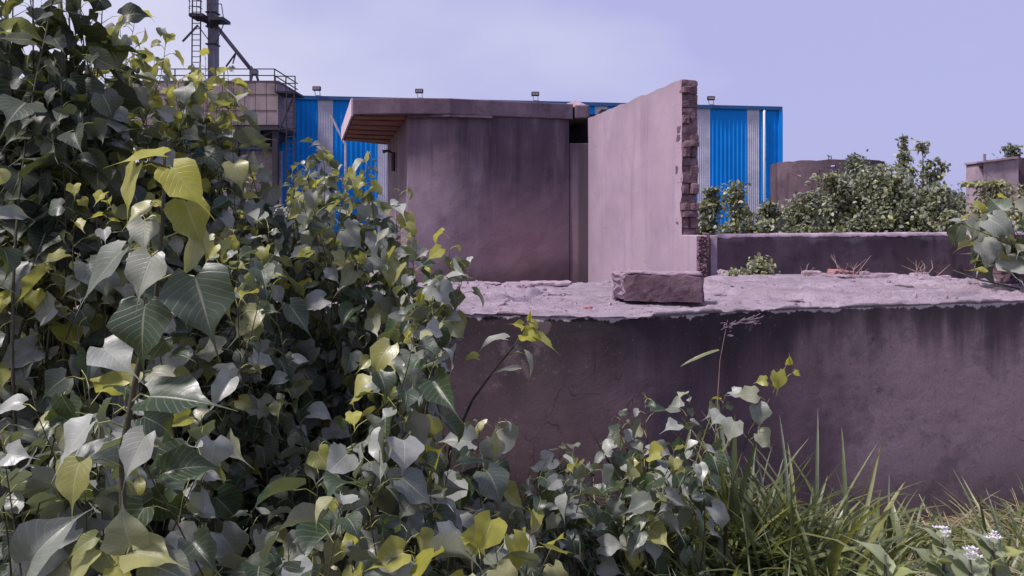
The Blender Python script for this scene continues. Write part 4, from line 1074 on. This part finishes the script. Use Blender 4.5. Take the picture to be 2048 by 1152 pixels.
# bottom-left yellow shoot
pl = Plant('peepal_sapling', 'small peepal shoot with pale yellow-green leaves at the bottom left edge', 'sapling', G(260, 1.45), 19, GRP)
D = 1.45; pl.stems.tube([G(260, 1.45), P(250, 1145, D)], [.006, .004], 6)
for (x0, y0, x1, y1, sz, ag, n, w) in ((265, 1105, 345, 1112, .1, .6, (0, -.6, 1), .9), (190, 1100, 120, 1165, .1, .55, (-.1, -.7, .8), .8), (262, 1090, 235, 1020, .1, .25, (0, -1, .3), 1.), (190, 1075, 130, 1110, .1, .3, (0, -.7, .8), .9), (300, 1130, 400, 1160, .1, .05, (0, -.6, 1), .9), (225, 1135, 265, 1165, .06, .9, (0, -.8, .8), .9)):
    a = P(x0, y0, D); b = P(x1, y1, D - .02); pl.leaf(a, b - a, n, (b - a).length / 1.02, ag, fold=.25, bend=.5, width=w); st = P(250, 1145, D)
    pl.pet.tube([st, st.lerp(a, .5) + Vector((0, 0, .015)), a], [.0022, .0018, .0015], 5)
pl.finish(9)
# right climbing plant hanging at the end of the low wall
pl = Plant('climbing_plant', 'leafy creeper with pale broad leaves hanging over the right end of the low wall', 'plant', G(2085, 5.7), 20)
for (x, y) in ((1985, 400), (1940, 430), (1925, 470), (1960, 500), (2010, 420), (1960, 520), (2000, 480), (1915, 440), (2040, 440), (1980, 545)):
    pl.shoot(P(x, y, 5.5 + pl.r.uniform(-.2, .3)), base=P(2080 + pl.r.uniform(-30, 30), 600, 5.7), size=.15, spacing=.08, start=.45, young=.25, r0=.006, sizevar=.4)
pl.stems.tube([P(1905, 540, 5.5), P(1960, 560, 5.4), P(2040, 578, 5.3)], [.004, .006, .008], 5)
pl.finish()

# ------------------------------------------------------------------ shrubs and trees beyond the low wall
DPT = np.array([0, .3, .65, 1.0]); DPW = np.array([.06, .34, .28, .02])
def shrub(name, label, cat, px, topy, wpx, D, n, ls, seed, mat='leaf_small', group='bushes beyond the low wall', shape=1.0, basez=0.0, stem='wood', clusters=26, tight=.4, young=.15, boty=470):
    r = np.random.RandomState(seed); rr = random.Random(seed)
    wpx *= 1.2; n = int(n * 1.0); X = (px - CX) / F * D; zt = EYE + (HY - topy) / F * D; W = wpx / F * D
    root = thing(name, label, cat, (X, D, basez), group); m = MB()
    H = zt - basez; cl = []
    m.tube([(X, D, basez), (X + rr.uniform(-.1, .1) * W, D, basez + H * .4), (X, D, basez + H * .9)], [.02 * H + .01, .014 * H + .008, .004 * H], 7)
    for k in range(clusters):
        f = (k + .5) / clusters; z = basez + H * (.1 + .86 * f)
        rad = W / 2 * (1 - f ** 2.2 * (1 if shape > 0 else .2)) ** .6 * (1 if shape >= 1 else (1 - .75 * f) if shape < .8 else 1)
        a = rr.uniform(0, 6.28); q = rad * rr.uniform(.35, 1)
        c = Vector((X + q * math.cos(a), D + q * math.sin(a) * .8, z + rr.uniform(-.05, .05) * H)); cl.append(c)
        b = Vector((X, D, basez + (z - basez) * rr.uniform(.3, .6))); m.tube([b, b.lerp(c, .5) + Vector((0, 0, -.02 * H)), c], [.006 * H + .004, .004 * H + .003, .002], 5)
    for k in range(clusters // 3):       # wisps that stick out of the outline
        c0 = rr.choice(cl); up = Vector((rr.uniform(-.25, .25) * W, rr.uniform(-.1, .1), rr.uniform(.06, .2) * H)); tip_ = c0 + up
        if c0.z < basez + H * .45: continue
        m.tube([c0, tip_], [.003, .0015], 4)
        for q in range(2): cl.append(c0.lerp(tip_, .5 + .5 * q))
    m.build('stem', M[stem], root)
    cl = np.array(cl); k = r.randint(0, len(cl), n)
    sg = W * .5 * tight * (.5 + r.rand(len(cl)))[k]
    P0 = cl[k] + r.normal(size=(n, 3)) * (sg * .45)[:, None] * np.array([1, 1, .8])
    P0[:, 2] = np.clip(P0[:, 2], basez + .05, zt + .1 * H)
    Dm = r.normal(size=(n, 3)) + np.array([0, 0, -.2]); Nn = r.normal(size=(n, 3)) * .6 + np.array([0, -.2, .9])
    cage = r.rand(len(cl))
    age = np.where(r.rand(n) < young, r.rand(n), 0) * .8 + .25 * cage[k]
    V, Q, A = leaf_batch(P0, Dm, Nn, ls * (.6 + .8 * r.rand(n)), np.clip(age, 0, 1), r.rand(n) * .5, r.rand(n), r.rand(n), cols=3, prof=(DPT, DPW))
    build_np('foliage', V, Q, M[mat], root, A)
shrub('shrub', 'dark narrow bush right against the brick edge of the broken wall', 'bush', 1412, 402, 50, 15, 2200, .10, 31)
shrub('shrub', 'feathery bush with yellowish tips before the shed', 'bush', 1470, 388, 75, 16, 3800, .085, 32, shape=.9, young=.4)
shrub('shrub', 'low leafy bush before the shed downpipe', 'bush', 1537, 408, 95, 17, 4200, .10, 33)
shrub('shrub', 'low bush at the foot of the ruined round tank', 'bush', 1610, 405, 95, 18, 4200, .10, 34, young=.3)
shrub('shrub', 'rounded glossy bush right of the ruined round tank', 'bush', 1700, 372, 130, 19, 6500, .115, 35, clusters=40)
shrub('shrub', 'largest dense bush under the tall thin saplings', 'bush', 1790, 352, 150, 19, 8500, .115, 36, clusters=50)
shrub('shrub', 'dark bush at the right foot of the largest bush', 'bush', 1860, 380, 85, 18.5, 4500, .11, 37)
shrub('tree', 'grey-green feathery tree rising behind the ruined round tank', 'tree', 1712, 300, 66, 23.5, 3600, .085, 38, 'leaf_grey', 'trees beyond the low wall', shape=.9, tight=.45)
shrub('tree', 'tallest thin sapling with separate tiers of leaves above the largest bush', 'tree', 1808, 273, 62, 21, 1100, .13, 39, 'leaf_small', 'trees beyond the low wall', clusters=24, tight=.3, shape=.7)
shrub('tree', 'second thin sapling with sparse leaves right of the tallest one', 'tree', 1846, 284, 66, 21.5, 900, .13, 40, 'leaf_small', 'trees beyond the low wall', clusters=20, tight=.28, shape=1.0)
shrub('tree', 'small distant tree on the skyline in the gap right of the bushes', 'tree', 1908, 386, 46, 75, 2500, .35, 41, 'leaf_grey', 'trees beyond the low wall', tight=.5)
shrub('tree', 'small dark tree showing above the ruined hut', 'tree', 2028, 288, 40, 34, 1800, .15, 42, 'leaf_grey', 'trees beyond the low wall', tight=.5)
shrub('shrub', 'light green leafy bush in front of the ruined hut', 'bush', 1995, 392, 120, 13, 6500, .07, 43, young=.9, clusters=44)
shrub('shrub', 'light bush at the right edge beyond the low wall', 'bush', 2072, 372, 80, 12.5, 4200, .07, 44, young=.9)
shrub('shrub', 'low scrub in the gap between the bushes', 'bush', 1905, 432, 70, 16, 1800, .09, 45)
shrub('weed', 'small bright green weed growing on the tank top by the low wall', 'weed', 1518, 517, 48, 6.75, 420, .04, 46, group=None, basez=SLZ, clusters=12, tight=.7, young=.7, stem='stem')
shrub('weed', 'tiny low weed left of the bright green one', 'weed', 1478, 541, 44, 6.7, 160, .03, 47, group=None, basez=SLZ, clusters=8, tight=.7, young=.6, stem='stem')
# distant treeline
r = np.random.RandomState(9); n = 9000
P0 = np.stack([r.uniform(-160, 300, n), r.uniform(200, 215, n), np.zeros(n)], 1); hh = np.array([4 + 3.5 * mnoise.noise(Vector((x * .06, 0, 3))) for x in P0[:, 0]]); P0[:, 2] = r.rand(n) ** .7 * hh
V, Q, A = leaf_batch(P0, r.normal(size=(n, 3)), r.normal(size=(n, 3)), 1.6 + r.rand(n) * 1.5, r.rand(n) * .4, r.rand(n), r.rand(n), r.rand(n), cols=3, prof=(DPT, DPW))
tag(build_np('treeline', V, Q, M['leaf_grey'], attr=A), 'low distant belt of trees on the horizon', 'trees', kind='stuff')

# dry twigs on the slab before the low wall
def twigs(label, x, y, seed, n, spread, h, D=6.7):
    r = random.Random(seed); m = MB(); b = P(x, y, DZ(y, SLZ)); b.y = D
    b = G(x, D, SLZ + .01)
    for k in range(n):
        e = b + Vector((r.uniform(-1, 1) * spread, r.uniform(-.12, .1), h * r.uniform(.4, 1))); md = b.lerp(e, .5) + Vector((r.uniform(-.04, .04), 0, r.uniform(-.02, .05)))
        m.tube([b + Vector((r.uniform(-.05, .05), 0, 0)), md, e], [.004, .003, .0012], 4)
        if r.random() < .6: m.tube([md, md + Vector((r.uniform(-.12, .12), 0, r.uniform(.02, .1)))], [.0022, .001], 4)
    tag(m.build('dry_twigs', M['twig']), label, 'twigs', 'dry twigs before the low wall')
twigs('dry reddish twigs sticking up behind the reddish brick', 1700, 545, 1, 9, .2, .24)
twigs('sparse dry stalks between the green weed and the reddish brick', 1610, 548, 2, 4, .1, .15)
twigs('thin arching dry twigs right of the pale grey brick', 1850, 552, 3, 8, .28, .2, 6.4)

# ------------------------------------------------------------------ grass
GPT = np.array([0, .15, .35, .55, .75, .9, 1.0]); GPW = np.array([.5, .9, 1, .95, .7, .35, .03])
def blades(r, n, xs, ys, ln, wd, lean, age, bend):
    P0 = np.stack([xs, ys, np.array([gh(a_, b_) - .03 for a_, b_ in zip(xs, ys)])], 1); a = r.uniform(0, 6.28, n)
    Dm = np.stack([np.cos(a) * lean, np.sin(a) * lean, np.ones(n)], 1)
    b = a + r.normal(size=n) * .5; Nn = np.stack([-np.cos(b), -np.sin(b), np.full(n, .2)], 1) * 1.0
    Nn = np.stack([-np.cos(b), -np.sin(b), lean], 1)
    # blade arches outward: its normal faces up-inward, so bend goes away from it
    return leaf_batch(P0, Dm, Nn, ln, age, np.full(n, .35), bend, r.rand(n) * .3, cols=3, prof=(GPT, GPW * 1.0), width=wd / ln)
def grass():
    r = np.random.RandomState(4)
    parts = []
    # tufts
    for k in range(200):
        px = r.uniform(1170, 2200); D = r.uniform(2.5, 4.15)
        if px > 1600: D = r.uniform(2.5, np.interp(px, [1600, 2048, 2200], [4.4, 4.9, 5.05]))
        cx, cy = (px - CX) / F * D, D
        tall = np.interp(px, [1170, 1350, 1480, 1650, 1750, 1900, 2050, 2200], [.24, .45, .58, .48, .32, .22, .34, .34]) * (.6 + .6 * r.rand()) * (1 if D > 3.3 else .7)
        n = r.randint(14, 34); xs = cx + r.normal(size=n) * .05; ys = cy - np.abs(r.normal(size=n)) * .05
        ln = tall * (.6 + 1.0 * r.rand(n)); parts.append(blades(r, n, xs, ys, ln, .0035 + .012 * r.rand(n) ** 2, .2 + 1.0 * r.rand(n), np.where(r.rand(n) < .35, r.rand(n), .1 * r.rand(n)), .5 + 2.0 * r.rand(n)))
    o = 0; V = []; Q = []; A = []
    for v, q, a in parts: V.append(v); Q.append(q + o); A.append(a); o += len(v)
    tag(build_np('grass', np.concatenate(V), np.concatenate(Q), M['grass'], attr=np.concatenate(A)), 'long green grass growing along the foot of the tank wall', 'grass', kind='stuff')
    n = 9000; px = r.uniform(1150, 2300, n); D = r.uniform(2.3, 1, n) if False else 2.3 + (np.interp(px, [1150, 1600, 2048, 2300], [4.1, 4.45, 4.95, 5.1]) - 2.3) * r.rand(n); xs = (px - CX) / F * D
    v, q, a = blades(r, n, xs, D, .14 + .3 * r.rand(n) * np.interp(px, [1150, 1700, 2048], [.6, 1, 1.3]), .002 + .004 * r.rand(n), .6 + 2.5 * r.rand(n), r.rand(n), .3 + 1.8 * r.rand(n))
    tag(build_np('dry_grass', v, q, M['straw'], attr=a), 'matted dry straw between the green tufts', 'grass', kind='stuff')
grass()
def tuft(label, px, D, n, ln, wd, seed, lean=.3, age=.4, spread=.03, mat='grass'):
    wd *= 1.1; n = int(n * 1.2)
    r = np.random.RandomState(seed); cx, cy = (px - CX) / F * D, D
    root = thing('grass_tuft', label, 'grass tuft', (cx, cy, gh(cx, cy)), 'broad-bladed grass tufts')
    v, q, a = blades(r, n, cx + r.normal(size=n) * spread, cy + r.normal(size=n) * spread, ln * (.55 + .55 * r.rand(n)), wd * (.7 + .5 * r.rand(n)), lean * r.rand(n) * 1.6, np.clip(age + .4 * r.normal(size=n), 0, 1), .2 + .8 * r.rand(n))
    build_np('blades', v, q, M[mat], root, a)
tuft('upright broad green blades poking through the spreading bush', 1330, 3.6, 12, .85, .016, 1, .25, .2)
tuft('tallest broad green blades above the middle of the grass', 1500, 3.5, 22, .75, .016, 2, .35, .25, .07)
tuft('stiff bright blades standing alone against the wall right of the grass', 1790, 3.7, 8, .5, .022, 3, .2, .6)
tuft('short bright blades leaning right beside the stiff ones', 1850, 3.7, 8, .34, .022, 4, .6, .8)
tuft('pale broad blades arching in the front middle of the grass', 1560, 2.7, 7, .55, .02, 5, .9, .3)
tuft('upright pale blades at the bottom edge among the heart-shaped leaves', 1180, 2.1, 9, .5, .017, 6, .3, .25)
tuft('dense green blades in the heart of the grass', 1600, 3.4, 70, .8, .011, 7, .55, .25, .12)
tuft('thin blades fanning at the right edge of the photo', 2050, 3.6, 26, .62, .009, 8, .5, .3, .08)
tuft('straggling blades before the paler stretch of wall', 1700, 3.6, 24, .5, .01, 9, .7, .3, .1)
tuft('dark broad blades arching over the left edge of the grass', 1420, 3.1, 14, .6, .018, 10, .9, .1, .06)
tuft('long arching blades in front of the darkest stretch of wall', 1650, 3.2, 16, .62, .016, 11, 1.1, .2, .08)
tuft('pale arching blades beside the milkweeds', 1730, 2.9, 12, .5, .016, 12, 1.1, .55, .05)
# seed stalk and a bent dry stem
m = MB(); D = 3.9
m.tube([G(1425, D), P(1432, 850, D), P(1440, 720, D), P(1455, 640, D)], [.003, .0022, .0016, .001], 5)
root = thing('seed_stalk', 'tall thin grass stalk with a feathery seed head against the tank rim', 'grass stalk', G(1425, D))
m.build('stalk', M['twig'], root)
m = MB(); r = random.Random(8); b = P(1452, 655, D)
for k in range(60):
    t = r.random(); c = b + Vector((.01 + .17 * t, 0, .02 + .05 * t * r.random())) if r.random() < .7 else b + Vector((r.uniform(-.02, .03), 0, r.uniform(-.05, .03)))
    m.tube([b.lerp(c, .8) if r.random() < .4 else c - Vector((.012, 0, .004)), c + Vector((r.uniform(.0, .015), r.uniform(-.01, .01), r.uniform(-.006, .012)))], [.0008, .0018], 3)
m.build('seed_head', M['flake'], root)
v, q, a = leaf_batch(np.array([P(1438, 700, D)]), np.array([[-1, 0, -.3]]), np.array([[-.2, -.5, 1.]]), np.array([.22]), np.array([.3]), np.array([.3]), np.array([.3]), np.array([.2]), cols=3, width=np.array([.06]), prof=(GPT, GPW))
build_np('blade', v, q, M['grass'], root, a)

# broad-leaved herbs with white flowers, bottom right
def herb(label, px, py, D, seed, n=14, size=.15, fl=True):
    base = G(px, D); pl = Plant('milkweed', label, 'herb', base, seed, 'flowering milkweeds at the bottom right', 'herb'); r = pl.r
    tip = P(px, py, D); pl.stems.tube([base, base.lerp(tip, .5) + Vector((.01, 0, 0)), tip], [.008, .007, .004], 7)
    for k in range(n):
        t = k / n; p = base.lerp(tip, .35 + .65 * t); az = k * 1.57 + (k // 2) * .2 + r.uniform(-.2, .2); out = Vector((math.cos(az), math.sin(az), 0))
        pl.leaf(p, out + Vector((0, 0, .35 + .7 * t)), Vector((0, 0, 1)) - out * (.3 + .6 * t), size * (1 - .35 * t) * r.uniform(.85, 1.15), r.uniform(0, .5), fold=.25, bend=.5, width=.72)
    rt = pl.finish()
    if fl:
        m = MB(); mw = M['petal']
        for k in range(9):
            c = tip + Vector((r.uniform(-.02, .02), r.uniform(-.02, .02), r.uniform(.01, .035)))
            for q in range(5):
                a = q * 1.256 + k; s = .009
                m.add([c, c + Vector((math.cos(a - .4) * s, math.sin(a - .4) * s, .003)), c + Vector((math.cos(a) * s * 1.5, math.sin(a) * s * 1.5, .005)), c + Vector((math.cos(a + .4) * s, math.sin(a + .4) * s, .003))], [(0, 1, 2, 3)])
        m.build('flowers', mw, rt)
M['petal'] = plain('white petals', (.6, .56, .62), .5, .08)
herb('tall milkweed with white flowers, the topmost of the group', 1885, 1075, 2.7, 1)
herb('milkweed with white flowers near the right edge', 1985, 1085, 2.7, 2)
herb('milkweed with broad pale leaves at the bottom left of the group', 1770, 1110, 2.4, 3, fl=False)
herb('milkweed with broad pale leaves at the bottom of the group', 1940, 1120, 2.3, 4, size=.16)
